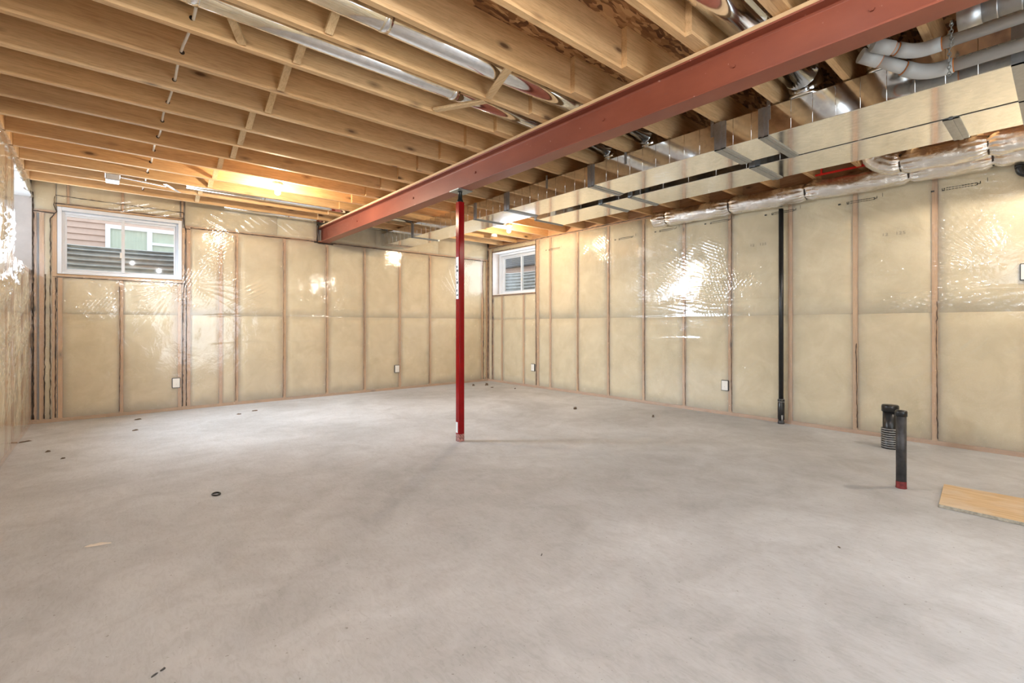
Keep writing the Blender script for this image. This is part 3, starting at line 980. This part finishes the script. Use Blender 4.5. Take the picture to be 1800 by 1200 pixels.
# ------------------------------------------------------------------ rectangular sheet metal ducts
def duct(name, label, x0, x1f, y0, y1, z0, z1, cleats, ribs, hangers, wide=None):
    t = Thing(name, label, 'duct', ((x0 + x1f) / 2, (y0 + y1) / 2, z0))
    seams = [y0] + [c for c, _ in cleats if y0 + 0.1 < c < y1 - 0.1] + [y1]
    seams = sorted(seams)
    for a, b in zip(seams[:-1], seams[1:]):
        x1 = wide[1] if wide and b <= wide[0] + 0.01 else x1f
        bevel(t.part('duct_section', MB().box(x0, x1, a, b - 0.0005, z0, z1), M_galv), 0.003)
    for y, wd in cleats:
        e = 0.007
        x1 = wide[1] if wide and y <= wide[0] + 0.01 else x1f
        mb = MB()
        mb.box(x0 - e, x0 - 0.0005, y - wd / 2, y + wd / 2, z0 - e, z1 + 0.004)
        mb.box(x0 - e, x1 + e, y - wd / 2, y + wd / 2, z0 - e, z0 - 0.0005)
        mb.box(x1 + 0.0005, x1 + e, y - wd / 2, y + wd / 2, z0 - e, z1 + 0.004)
        t.part('drive_cleat', mb, M_cleat)
        mb = MB()
        mb.box(x0 - e - 0.004, x0 - e, y - wd * 0.12, y + wd * 0.12, z0 - e - 0.004, z1 + 0.004)
        mb.box(x0 - e - 0.004, x1 + e, y - wd * 0.12, y + wd * 0.12, z0 - e - 0.004, z0 - e)
        t.part('cleat_ridge', mb, M_cleat)
    for y in ribs:
        t.part('bead_rib', MB().tube([(x0, y, z0 + 0.004), (x0, y, z1 - 0.004)], 0.0018, 6), M_galv)
    for y in hangers:
        t.part('hanger_strap', MB().box(x0 - 0.003, x0 - 0.0008, y - 0.012, y + 0.012, z1 - 0.09, ZJ + 0.03), M_cleat)
        t.part('screw', MB().tube([(x0 - 0.003, y, ZJ - 0.005), (x0 - 0.010, y, ZJ - 0.005)], 0.007, 8), M_flue)
    return t


DX0, DX1, DZ0, DZ1 = 3.480, 3.925, 2.394, 2.590
ribs = [y for y in np.arange(0.30, 7.2, 0.128) if min(abs(y - c) for c in (1.37, 1.675, 2.91, 4.145, 4.75, 6.32)) > 0.06]
duct('sheet_metal_duct', 'long galvanised trunk duct running beside the red beam to the back wall', DX0, DX1, YREAR + 0.05, YB - 0.02, DZ0, DZ1,
     [(0.08, 0.20), (1.37, 0.065), (1.675, 0.085), (2.91, 0.075), (4.145, 0.085), (4.75, 0.05), (6.32, 0.06)], ribs, [1.335, 1.735, 2.52, 3.5, 5.0], (1.37, 4.055))
duct('sheet_metal_duct', 'shorter galvanised duct with a closed end between the trunk duct and right wall', 4.080, 4.560, YREAR + 0.05, 4.33, DZ0, DZ1,
     [(0.08, 0.20), (0.475, 0.08), (1.675, 0.085), (2.90, 0.05), (3.28, 0.05), (4.30, 0.03)], [y for y in np.arange(0.7, 4.2, 0.26)], [])


# ------------------------------------------------------------------ round branch pipes in the joist bays
def arc(c, r, a0, a1, ex, ez, n=8):
    return [Vector(c) + Vector(ex) * r * math.cos(a0 + (a1 - a0) * i / n) + Vector(ez) * r * math.sin(a0 + (a1 - a0) * i / n) for i in range(n + 1)]


def branch(label, y, r, xa, xe, z, drop=True):
    t = Thing('round_duct', label, 'pipe', (xa, y, z - r), group='round branch pipes in the joist bays')
    t.part('pipe', MB().tube([(xa, y, z), (xe, y, z)], r, 32), M_galv)
    for x in np.arange(xa + 0.75, xe - 0.3, 1.5):
        t.part('crimp_ring', MB().tube([(x, y, z), (x + 0.05, y, z)], r + 0.0025, 32), M_galv)
    t.part('pipe_seam', MB().box(xa, xe, y - r - 0.003, y - r + 0.002, z - 0.012, z - 0.004), M_galv)
    if drop:
        el = arc((xe, y, z - r * 1.25), r * 1.25, PI / 2, 0.12 if r < 0.08 else 0.62, (1, 0, 0), (0, 0, 1), 6)
        t.part('elbow', MB().tube(el, r + 0.003, 28, smooth=False), M_galv, 'segmented elbow dropping into the trunk duct')
        t.part('collar', MB().tube([(el[-1].x, y, max(z - r * 1.2, DZ1 + 0.02)), (el[-1].x, y, DZ1 + 0.001)], r + 0.004, 28), M_galv)
    return t


zr = ZJ + 0.105
branch('bright round steel pipe in the second joist bay before the loose wooden strips', 2.345, 0.075, 0.35, 3.50, zr)
branch('round steel pipe half hidden behind a joist beside the bright one', 2.752, 0.062, -0.45, 3.50, zr - 0.01)
branch('wide round steel pipe at the top edge above the near end of the beam', 1.130, 0.100, 0.42, 3.46, ZJ + 0.125)
branch('round steel pipe over the beam above the white plastic pipes', 0.720, 0.075, 1.2, 3.46, zr)
branch('thin round steel pipe leaving the far end of the trunk duct near the back wall', 6.405, 0.055, 0.70, 3.50, ZJ + 0.065)
branch('round steel pipe in the last bay against the back wall', 7.215, 0.055, 1.2, 3.50, ZJ + 0.065)

# register boot by the back window
t = Thing('register_boot', 'small bright metal register boot with a strap between joists near the window', 'duct', (0.07, 6.40, 2.55))
t.part('boot', MB().box(0.015, 0.125, 6.24, 6.42, 2.545, 2.70), M_flue, bev=0.006)
t.part('boot_collar', MB().box(0.010, 0.130, 6.235, 6.425, 2.600, 2.612), M_galv)
t.part('strap', MB().bar((0.13, 6.40, 2.625), (0.52, 6.40, 2.600), 0.03, 0.012), M_galv)
t.part('strap', MB().bar((0.50, 6.30, 2.600), (0.66, 6.585, 2.598), 0.035, 0.004), M_galv)


# ------------------------------------------------------------------ foil wrapped flexible ducts
def flex(label, pts, r0, straps, axis_x):
    t = Thing('insulated_flex_duct', label, 'duct', (pts[0][0], (pts[0][1] + pts[-1][1]) / 2, min(p[2] for p in pts) - r0))
    # dense path
    P = []
    for a, b in zip(pts[:-1], pts[1:]):
        k = max(2, int((Vector(b) - Vector(a)).length / 0.012))
        for i in range(k):
            P.append(Vector(a).lerp(Vector(b), i / k))
    P.append(Vector(pts[-1]))
    P2 = []
    for i, p in enumerate(P):                      # smooth the corners
        lo_, hi_ = max(0, i - 12), min(len(P), i + 13)
        P2.append(sum(P[lo_:hi_], Vector()) / (hi_ - lo_))
    ys_ = [p.y for p in P2]
    rad = []
    for p in P2:
        d = min([abs(p.y - s_) for s_ in straps] + [9])
        rad.append(r0 * (1 - 0.20 * math.exp(-(d / 0.035) ** 2) + 0.012 * math.sin(p.y * 41) + 0.010 * math.sin(p.y * 97 + 1)))
    n_ = 56
    mb = MB().tube(P2, rad, n_)
    rr = random.Random(3)
    # puckers radiating from the straps and long soft folds
    for i, p in enumerate(P2):
        d = min([abs(p.y - s_) for s_ in straps] + [9])
        pk = 0.010 * math.exp(-(d / 0.10) ** 2) * (1 - math.exp(-(d / 0.02) ** 2))
        for k in range(n_):
            th = 2 * PI * k / n_
            q = Vector(mb.v[i * n_ + k])
            dirn = (q - p).normalized()
            q += dirn * (pk * math.sin(th * 13 + int(p.y * 3)) + 0.0035 * math.sin(th * 5 + p.y * 9) + 0.0025 * math.sin(th * 3 - p.y * 23) + rr.gauss(0, 0.0013))
            mb.v[i * n_ + k] = tuple(q)
    t.part('foil_sleeve', mb, M_foil)
    for s_ in straps:
        c = min(P2, key=lambda p: abs(p.y - s_))
        t.part('strap', MB().tube([(c.x, c.y - 0.006, c.z), (c.x, c.y + 0.006, c.z)], r0 * 0.825, 32), M_bead, 'dark hanging strap')
    return t


fx = XR - 0.125
flex('long foil wrapped flexible duct sagging along the top of the right wall',
     [(fx + 0.01, 3.66, 2.492), (fx, 3.35, 2.485), (fx, 2.95, 2.478), (fx, 2.57, 2.488), (fx, 2.15, 2.474), (fx, 1.77, 2.488), (fx, 1.30, 2.472), (fx, 0.93, 2.486), (fx, 0.62, 2.474), (fx, 0.39, 2.486), (fx, -0.3, 2.475), (fx, -1.35, 2.48)],
     0.096, [3.40, 2.57, 1.77, 0.93, 0.39, -0.4], 0)
flex('second foil wrapped flexible duct lying against the first at the right edge',
     [(5.22, 1.14, 2.78), (5.22, 1.14, 2.62), (5.23, 1.09, 2.50), (5.245, 0.93, 2.487), (5.245, 0.62, 2.480), (5.245, 0.39, 2.492), (5.245, -0.3, 2.485), (5.245, -1.35, 2.485)],
     0.090, [0.93, 0.39, -0.4], 0)

# red bracket above the foil duct
t = Thing('red_bracket', 'narrow bright red metal bracket between joists above the foil duct', 'bracket', (5.5, 1.42, 2.60))
t.part('rail', MB().box(5.49, 5.515, 1.22, 1.66, 2.600, 2.616), M_redplastic)
t.part('upright', MB().box(5.49, 5.515, 1.60, 1.615, 2.616, 2.68), M_redplastic)
t.part('upright', MB().box(5.49, 5.515, 1.25, 1.265, 2.616, 2.68), M_redplastic)


# ------------------------------------------------------------------ white vent pipes, flue and chain by the top right
def vent(label, path, r, rings, y_text, z_text, x_text):
    t = Thing('plastic_vent_pipe', label, 'pipe', tuple(path[0]))
    t.part('pipe', MB().tube(path[:2], r, 28), M_pvc)
    a, b, c = (Vector(p) for p in path[1:4])
    d1, d2 = (b - a).normalized(), (c - b).normalized()
    el = []
    for i in range(9):
        s_ = i / 8
        el.append(a * (1 - s_) ** 2 + b * 2 * s_ * (1 - s_) + c * s_ ** 2)
    t.part('elbow', MB().tube([a - d1 * 0.045] + el + [c + d2 * 0.03], r + 0.006, 28), M_pvc)
    t.part('pipe', MB().tube([c, Vector(path[4])], r, 28), M_pvc)
    t.part('coupling', MB().tube([Vector(path[4]) - d2 * 0.01, Vector(path[4]) + d2 * 0.09], r + 0.006, 28), M_pvc)
    for q, dd in ((a - d1 * 0.047, d1), (c + d2 * 0.032, d2), (Vector(path[4]) - d2 * 0.012, d2)):
        t.part('glue_ring', MB().tube([q - dd * 0.002, q + dd * 0.002], r + 0.003, 28), M_orange)
    # faint print line along the pipe
    rr = random.Random(int(r * 1e4) + len(label))
    mb = MB()
    y = path[1][1] - 0.06
    while y > -0.3:
        L = rr.uniform(0.010, 0.03)
        an = 2.55
        mb.bar((path[0][0] + (r + 0.0006) * math.cos(an), y, path[0][2] + (r + 0.0006) * math.sin(an)),
               (path[0][0] + (r + 0.0006) * math.cos(an), y - L, path[0][2] + (r + 0.0006) * math.sin(an)), 0.0012, 0.006)
        y -= L + rr.uniform(0.006, 0.03)
    t.part('pipe_print', mb, M_inkgrey)
    return t


vent('lower white plastic vent pipe with a long angled elbow next to the trunk duct',
     [(3.385, -1.4, 2.448), (3.385, 0.43, 2.448), (3.385, 0.50, 2.448), (3.335, 0.555, 2.475), (3.225, 0.675, 2.540)], 0.0325, 3, 0, 0, 0)
vent('upper white plastic vent pipe with a short elbow under the joists',
     [(3.265, -1.4, 2.528), (3.265, 0.46, 2.528), (3.265, 0.52, 2.528), (3.225, 0.565, 2.545), (3.185, 0.610, 2.562)], 0.0300, 3, 0, 0, 0)

t = Thing('flue_pipe', 'ribbed grey metal flue pipe in the top right corner', 'pipe', (3.0, 0.3, 2.44))
t.part('pipe', MB().tube([(3.00, 0.318, 2.505), (3.00, -1.4, 2.505)], 0.058, 32), M_flue)
t.part('end_collar', MB().tube([(3.00, 0.325, 2.505), (3.00, 0.245, 2.505)], 0.0605, 32), M_flue)
for i in range(12):
    y = 0.20 - i * 0.075
    t.part('rib', MB().tube([(3.00, y, 2.505), (3.00, y - 0.006, 2.505)], 0.0600, 32), M_flue)
t.part('screw', MB().tube([(2.94, 0.29, 2.515), (2.93, 0.29, 2.516)], 0.007, 8), M_galv)


def chain(label, x, y, z0, z1):
    t = Thing('hanger_chain', label, 'chain', (x, y, z0), group='pipe hanger chains')
    z, i = z1, 0
    while z > z0:
        pts = [(x + (0.007 * math.cos(a) if i % 2 else 0), y + (0 if i % 2 else 0.007 * math.cos(a)), z - 0.010 + 0.011 * math.sin(a)) for a in np.linspace(0, 2 * PI, 9)]
        t.part('link', MB().tube(pts, 0.0022, 6, caps=False), M_plate_st)
        z -= 0.017
        i += 1
    t.part('screw', MB().tube([(x, y, ZJ + 0.01), (x, y, z1 - 0.01)], 0.005, 8), M_plate_st)
    return t


chain('dark chain hanging in front of both white vent pipes', 3.338, 0.395, 2.400, ZJ)
chain('short dark chain on the screw behind the upper white vent pipe', 3.235, 0.375, 2.490, ZJ)

# ------------------------------------------------------------------ drain stack, trap and floor stubs
t = Thing('drain_stack', 'tall thin black plastic drain pipe standing against the right wall', 'pipe', (5.665, 2.045, 0))
x, y = 5.667, 2.045
t.part('pipe', MB().tube([(x, y, 0.21), (x, y, 2.368)], 0.0245, 24), M_abs)
t.part('coupling', MB().lathe((x, y, 0), [(0.0245, 0.27), (0.034, 0.27), (0.035, 0.25), (0.031, 0.245), (0.031, 0.235), (0.034, 0.23), (0.033, 0.05), (0.026, 0.04), (0.026, 0.0)], 24), M_abs)
t.part('coupling_ring', MB().lathe((x, y, 0), [(0.030, 0.243), (0.0352, 0.243), (0.0352, 0.247), (0.030, 0.247)], 24), M_ridge)
t.part('coupling_ring', MB().lathe((x, y, 0), [(0.024, 0.270), (0.031, 0.270), (0.031, 0.273), (0.024, 0.273)], 24), M_ridge)
t.part('dust_patch', MB().tube([(x - 0.0255, y - 0.020, 0.10), (x - 0.0255, y - 0.020, 0.035)], [0.010, 0.006], 8), M_ridge, 'pale cement smear on the foot')
t.part('floor_collar', MB().lathe((x, y, 0), [(0.030, 0.0), (0.034, 0.002), (0.032, 0.03), (0.026, 0.036)], 24), M_absdirt)

t = Thing('pipe_trap', 'black plastic pipe bend just below the foil ducts at the right edge', 'pipe', (5.66, 0.19, 2.28))
pts = [(5.66, 0.245, 2.39), (5.66, 0.245, 2.355)] + [(5.66, 0.195 + 0.05 * math.cos(a), 2.355 - 0.05 * math.sin(a)) for a in np.linspace(0.2, PI - 0.2, 9)] + [(5.66, 0.145, 2.355), (5.66, 0.145, 2.39)]
t.part('bend', MB().tube(pts, 0.026, 20), M_abs)
t.part('collar', MB().tube([(5.66, 0.245, 2.365), (5.66, 0.245, 2.392)], 0.030, 20), M_abs)
t.part('collar', MB().tube([(5.66, 0.145, 2.365), (5.66, 0.145, 2.392)], 0.030, 20), M_abs)

bx, by = 5.27, 1.01
t = Thing('capped_floor_pipe', 'wide black capped pipe with a ribbed sleeve rising from the concrete', 'pipe', (bx, by, 0))
t.part('pipe', MB().tube([(bx, by, 0), (bx, by, 0.335)], 0.054, 32), M_abs)
t.part('cap', MB().lathe((bx, by, 0), [(0.056, 0.325), (0.0625, 0.325), (0.0625, 0.372), (0.057, 0.382), (0.0, 0.382)], 32), M_abs)
t.part('ribbed_sleeve', MB().lathe((bx, by, 0), [(0.055, 0.178), (0.064, 0.178), (0.064, 0.0)], 32), M_abs)
for i in range(9):
    z = 0.012 + i * 0.0195
    t.part('sleeve_rib', MB().lathe((bx, by, 0), [(0.063, z), (0.0675, z + 0.002), (0.0675, z + 0.006), (0.063, z + 0.008)], 32), M_ridge)

sx, sy = 4.035, 0.715
t = Thing('capped_floor_pipe', 'slim tall black capped pipe standing in front of the ribbed one', 'pipe', (sx, sy, 0))
t.part('pipe', MB().tube([(sx, sy, 0.045), (sx, sy, 0.49)], 0.0285, 28), M_absdirt)
t.part('pipe_foot', MB().lathe((sx, sy, 0), [(0.031, 0.0), (0.0295, 0.012), (0.029, 0.046)], 28), M_redprimer, 'red primer smear round the foot')
t.part('cap', MB().lathe((sx, sy, 0), [(0.029, 0.478), (0.0335, 0.478), (0.0335, 0.508), (0.029, 0.516), (0.0, 0.518)], 28), M_abs)

# ------------------------------------------------------------------ plywood offcut
t = Thing('plywood_offcut', 'flat piece of plywood lying on the floor beside the slim black pipe', 'board', (4.05, -0.1, 0))
base_pts = [(4.275, 0.532), (3.768, 0.492), (3.765, -0.70), (4.31, -0.70)]


def prism(pts, z0, z1):
    k_ = len(pts)
    return MB().quad([(p[0], p[1], z0) for p in pts] + [(p[0], p[1], z1) for p in pts], [tuple(range(k_))[::-1], tuple(range(k_, 2 * k_))] + [(i, (i + 1) % k_, k_ + (i + 1) % k_, k_ + i) for i in range(k_)])


t.part('core', prism(base_pts, 0.001, 0.0185), M_plyedge)
t.part('face_veneer', prism([(p[0] * 0.999 + 0.004, p[1]) for p in base_pts], 0.0186, 0.0205), M_ply)

# ------------------------------------------------------------------ electrical boxes
def outlet(label, T, u, z, wd=0.075, ht=0.115, lean=1):
    p = T(u, 0, z)
    t = Thing('outlet_box', label, 'outlet', p, group='covered electrical boxes')
    t.part('box', MB().boxT(u - wd / 2 - 0.006, u + wd / 2 + 0.006, -0.016, 0.05, z - ht / 2 - 0.006, z + ht / 2 + 0.006, T), M_abs)
    t.part('cover', MB().boxT(u - wd / 2, u + wd / 2, -0.022, -0.0165, z - ht / 2, z + ht / 2, T), M_white, bev=0.002)
    t.part('screw', MB().tube([T(u, -0.0225, z - 0.015), T(u, -0.0245, z - 0.015)], 0.003, 8), M_plate_st)
    return t


outlet('small white covered outlet box low on the back wall under the window', T_back, 0.702, 0.352)
outlet('small white covered outlet box low on the back wall left of the red post', T_back, 3.772, 0.350)
outlet('small white covered outlet box low on the right wall under the corner window', T_right, 6.085, 0.348)
outlet('white covered outlet box low on the right wall left of the black drain pipe', T_right, 2.690, 0.357)
outlet('white covered switch box at chest height on the right wall at the picture edge', T_right, 0.195, 1.52, 0.09, 0.125)


# ------------------------------------------------------------------ lamps
def lamp(label, x, y, z=ZJ, watts=BULB_W, col=(1.0, 0.80, 0.55)):
    t = Thing('ceiling_lamp', label, 'lamp', (x, y, z - 0.12))
    t.part('lampholder', MB().lathe((x, y, z), [(0.0, 0.0), (0.055, 0.0), (0.056, -0.010), (0.040, -0.018), (0.026, -0.028), (0.024, -0.046), (0.0, -0.046)], 24), M_porc, 'white porcelain lampholder')
    t.part('mounting_box', MB().tube([(x, y, z + 0.0005), (x, y, z + 0.04)], 0.05, 8, smooth=False), M_plate_st)
    prof = [(0.0, -0.118), (0.012, -0.1165), (0.022, -0.110), (0.029, -0.100), (0.031, -0.088), (0.029, -0.074), (0.022, -0.060), (0.0155, -0.050), (0.014, -0.0465)]
    t.part('bulb', MB().lathe((x, y, z), prof, 16), M_bulb, 'glowing warm light bulb')
    l = bpy.data.lights.new('bulb_light', 'POINT')
    l.energy = watts
    l.color = col
    l.shadow_soft_size = 0.028
    lo_ = bpy.data.objects.new('bulb_light', l)
    COL.objects.link(lo_)
    lo_.parent = t.o
    lo_.location = (0, 0, 0.12 - 0.086)
    return t


lamp('lit bare bulb on the joists in front of the back window', 1.42, 5.52, ZJ - 0.002)
lamp('lit bare bulb behind the ducts near the corner window', 4.66, 5.50, ZJ - 0.002)
FILL_COOL = (0.95, 0.96, 1.0)  # tint of the two added fill bulbs
lamp('cool fill bulb added on the joists behind the camera', 1.10, -0.52, ZJ - 0.002, 76, FILL_COOL)  # unseen bulb added as general fill
lamp('lit bulb near the right wall outside the picture', 4.98, -0.16, ZJ - 0.002, 62, (1.0, 0.91, 0.78))
lamp('cool fill bulb added just above the picture', 0.50, 1.00, ZJ - 0.002, 40, FILL_COOL)  # unseen bulb added to lift the near room and left wall

t = Thing('junction_box', 'round white junction box on a far joist near the corner', 'junction box', (4.85, 6.18, ZJ - 0.03))
t.part('box', MB().lathe((4.93, 6.20, ZJ - 0.001), [(0.0, 0.0), (0.05, 0.0), (0.05, -0.03), (0.0, -0.03)], 16), M_white)
t.part('cover', MB().lathe((4.93, 6.20, ZJ - 0.031), [(0.0, 0.0), (0.055, 0.0), (0.055, -0.006), (0.0, -0.008)], 16), M_porc)

# ------------------------------------------------------------------ cables
t = Thing('electrical_cable', 'white electrical cable threaded through holes in the left joists', 'cable', (0.345, 4.0, ZJ + 0.06))
pts = []
for i, y in enumerate(np.linspace(-1.0, 7.2, 80)):
    pts.append((0.346 + 0.006 * math.sin(i * 0.7), y, ZJ + 0.062 + 0.006 * math.sin(i * 1.1)))
t.part('sheath', MB().tube(pts, 0.0075, 8), M_cable)
for y in JK[3:]:
    t.part('drill_hole', MB().tube([(0.346, y - 0.0008, ZJ + 0.062), (0.346, y - 0.0002, ZJ + 0.062)], 0.013, 14), M_bead)
single('cable_loop', MB().tube([(2.86 + 0.022 * math.cos(a), 1.69, 2.56 + 0.022 * math.sin(a)) for a in np.linspace(PI * 0.5, PI * 2.45, 20)] + [(2.868, 1.70, 2.61)], 0.0055, 8), M_cable,
       'small cream cable loop hanging under a joist right of the beam', 'cable', (2.86, 1.69, 2.54))

# ------------------------------------------------------------------ debris on the floor
def crumb(label, x, y, sx_, sy_, sz_, rot, mat, seed, cat='wood chip', nm='wood_chip'):
    r = random.Random(seed)
    k_ = 9
    pts = []
    for i in range(k_):
        a = 2 * PI * i / k_
        rr = r.uniform(0.65, 1.15)
        u, v_ = sx_ / 2 * rr * math.cos(a), sy_ / 2 * rr * math.sin(a)
        pts.append((x + u * math.cos(rot) - v_ * math.sin(rot), y + u * math.sin(rot) + v_ * math.cos(rot)))
    mb = MB()
    top = [(x + (p[0] - x) * r.uniform(0.5, 0.85), y + (p[1] - y) * r.uniform(0.5, 0.85), sz_ * r.uniform(0.7, 1.1)) for p in pts]
    mb.quad([(p[0], p[1], 0.0005) for p in pts] + top, [tuple(range(k_))[::-1], tuple(range(k_, 2 * k_))] + [(i, (i + 1) % k_, k_ + (i + 1) % k_, k_ + i) for i in range(k_)])
    return single(nm, mb, mat, label, cat, (x, y, 0), 'crumbs of debris on the concrete')


single('rubber_ring', MB().tube([(0.547 + 0.022 * math.cos(a), 3.542 + 0.030 * math.sin(a), 0.005) for a in np.linspace(0, 2 * PI, 25)], 0.0048, 8), M_abs,
       'small black ring lying on the open floor at left', 'ring', (0.547, 3.542, 0))
crumb('pale torn paper scrap on the floor at lower left', -0.02, 3.112, 0.135, 0.030, 0.006, -0.25, M_paper, 4, 'paper scrap', 'paper_scrap')
crumb('dark crumb on the floor right of the red post, nearest the corner window', 4.63, 4.137, 0.045, 0.04, 0.030, 0.2, M_scrap, 5)
crumb('dark crumb on the floor in the middle of the right wall', 4.925, 3.176, 0.035, 0.03, 0.026, 0.9, M_scrap, 6)
crumb('largest dark crumb heaped in the far corner', 5.27, 6.84, 0.10, 0.07, 0.045, 0.3, M_scrap, 7)
crumb('dark crumb beside the red post near the far corner', 5.05, 6.95, 0.09, 0.05, 0.03, 1.0, M_scrap, 8)
crumb('flat brown crumb in front of the heap in the far corner', 5.15, 6.53, 0.07, 0.04, 0.012, 0.1, M_scrap, 9)
crumb('brown crumb under the corner window', 5.35, 6.15, 0.05, 0.03, 0.012, 0.4, M_scrap, 10)
crumb('small dark crumb near the left wall, farther of two', -0.362, 5.679, 0.045, 0.03, 0.012, 0.4, M_scrap, 11)
crumb('small dark crumb near the left wall, nearer of two', -0.252, 5.310, 0.040, 0.02, 0.010, 0.2, M_scrap, 12)
crumb('long dark sliver at the foot of the left wall', -0.555, 6.30, 0.13, 0.03, 0.010, 0.5, M_scrap, 13)
crumb('dark sliver on the floor below the back wall, left of the red post', 1.456, 6.70, 0.10, 0.03, 0.010, 0.1, M_scrap, 14)
crumb('small crumb below the back wall beside the dark sliver', 1.252, 6.568, 0.05, 0.03, 0.010, 0.1, M_scrap, 15)
crumb('brown crumb below the outlet under the back window', 0.30, 6.95, 0.09, 0.04, 0.012, 0.1, M_scrap, 16)
crumb('tiny crumb on the floor halfway below the back window', 0.25, 6.25, 0.06, 0.03, 0.010, 0.1, M_scrap, 17)
crumb('grey stain like crumb at the bottom edge, upper of two', 0.142, 1.849, 0.022, 0.012, 0.003, 0.6, M_absdirt, 18)
crumb('grey stain like crumb at the bottom edge, lower of two', 0.120, 1.836, 0.024, 0.012, 0.003, 0.6, M_absdirt, 19)
crumb('thin grey sliver on the floor near the picture centre', 1.567, 1.610, 0.030, 0.004, 0.003, 0.6, M_absdirt, 20)
crumb('thin brown sliver on the near floor at right', 2.72, 0.72, 0.022, 0.008, 0.004, 0.9, M_scrap, 21)


# ------------------------------------------------------------------ outside the windows
def well(label, T, uc, half, dep, zt, zb):
    mb = MB()
    n_, m_ = 40, 72
    vs = []
    for j in range(m_ + 1):
        z = zb + (zt - zb) * j / m_
        rip = 0.012 * math.sin(2 * PI * (zt - z) / 0.066)
        for i in range(n_ + 1):
            a = PI * i / n_
            ca, sa = math.cos(a), math.sin(a)
            ca = math.copysign(abs(ca) ** 0.55, ca); sa = abs(sa) ** 0.55
            vs.append(T(uc + (half + rip) * ca, 0.33 + (dep + rip) * sa, z))
    mb.quad(vs, [(j * (n_ + 1) + i, j * (n_ + 1) + i + 1, (j + 1) * (n_ + 1) + i + 1, (j + 1) * (n_ + 1) + i) for j in range(m_) for i in range(n_)], True)
    p = T(uc, 0.5, zb)
    t = Thing('window_well', label, 'window well', p)
    t.part('corrugated_wall', mb, M_well)
    rim = [T(uc + (half + 0.004) * math.copysign(abs(math.cos(PI * i / n_)) ** 0.55, math.cos(PI * i / n_)), 0.33 + (dep + 0.004) * abs(math.sin(PI * i / n_)) ** 0.55, zt) for i in range(n_ + 1)]
    t.part('rim', MB().tube(rim, 0.012, 8), M_well)
    b0 = MB().boxT(uc - half - 0.02, uc + half + 0.02, 0.325, 0.33 + dep + 0.02, zb - 0.05, zb, T)
    t.part('gravel_base', b0, M_ground)
    return t


well('corrugated steel window well outside the back window', T_back, 0.184, 0.78, 0.62, 2.115, 1.40)
well('corrugated steel window well outside the corner window', T_right, 6.95, 1.05, 0.62, 2.19, 1.40)

# neighbouring house behind the back window
ny = 12.0
t = Thing('neighbour_house', 'pinkish siding house with a white window seen through the back window', 'house', (0.5, ny, 0))
t.part('wall_core', MB().box(-5, 6, ny + 0.04, ny + 0.30, 0.2, 5.0), M_siding)
z = 2.0
while z < 3.9:
    for (xa, xb) in (((-5.0, 0.025), (1.72, 6.0)) if (z + 0.10 > 2.20 and z < 3.03) else ((-5.0, 6.0),)):
        t.part('siding_board', MB().quad([(xa, ny + 0.038, z + 0.118), (xb, ny + 0.038, z + 0.118), (xb, ny + 0.010, z), (xa, ny + 0.010, z), (xa, ny + 0.040, z), (xb, ny + 0.040, z)],
                                         [(0, 1, 2, 3), (3, 2, 5, 4)]), M_siding)
    z += 0.115
fr = t.part('window_frame', MB().ring(0.025, 1.72, 2.20, 3.03, 0.075, ny - 0.02 - YB, ny + 0.06 - YB, T_back), M_trimw, 'white frame of the neighbouring window')
t.part('window_bar', MB().box(0.66, 0.745, ny - 0.015, ny + 0.055, 2.27, 2.96), M_trimw, parent=fr)
t.part('window_bar', MB().box(0.745, 1.65, ny - 0.010, ny + 0.05, 2.700, 2.755), M_trimw, parent=fr)
for xa, xb in ((0.10, 0.66), (0.745, 1.645)):
    k_ = int((xb - xa) / 0.015)
    vs = []
    for i in range(k_ + 1):
        x = xa + (xb - xa) * i / k_
        yy = ny + 0.026 + 0.009 * math.sin(x * 62 + 2 * math.sin(x * 9)) * (1 if xa < 0.5 else 0.25)
        vs += [(x, yy, 2.27), (x, yy, 2.96)]
    t.part('curtain', MB().quad(vs, [(2 * i, 2 * i + 2, 2 * i + 3, 2 * i + 1) for i in range(k_)], True), M_curtain, 'pale green curtain')
    t.part('window_pane', MB().box(xa, xb, ny + 0.002, ny + 0.006, 2.27, 2.96), M_glass, parent=fr)

# house and dark eaves behind the corner window
t = Thing('side_house', 'pink brown wall under dark shingles seen through the corner window', 'house', (9.2, 9.5, 0))
t.part('side_wall', MB().box(9.1, 9.4, 4.5, 14.0, 0.2, 2.90), M_siding)
for i in range(6):
    z0 = 2.80 + i * 0.075
    t.part('shingle_course', MB().quad([(8.95 + i * 0.10, 4.3, z0), (8.95 + i * 0.10, 14.2, z0), (9.08 + i * 0.10, 14.2, z0 + 0.085), (9.08 + i * 0.10, 4.3, z0 + 0.085), (8.95 + i * 0.10, 4.3, z0 - 0.015), (8.95 + i * 0.10, 14.2, z0 - 0.015)],
                                       [(0, 1, 2, 3), (4, 5, 1, 0)]), M_shingle)
t.part('soffit', MB().box(8.95, 9.1, 4.3, 14.2, 2.765, 2.785), M_shingle)
gr = MB()
gr.box(-8, 14, YB + 1.02, 20, 1.95, 2.05)
gr.box(XR + 1.02, 14, -8, YB + 1.02, 1.95, 2.05)
struct('ground', gr, M_ground, 'gravelly ground outside at the height of the window wells')
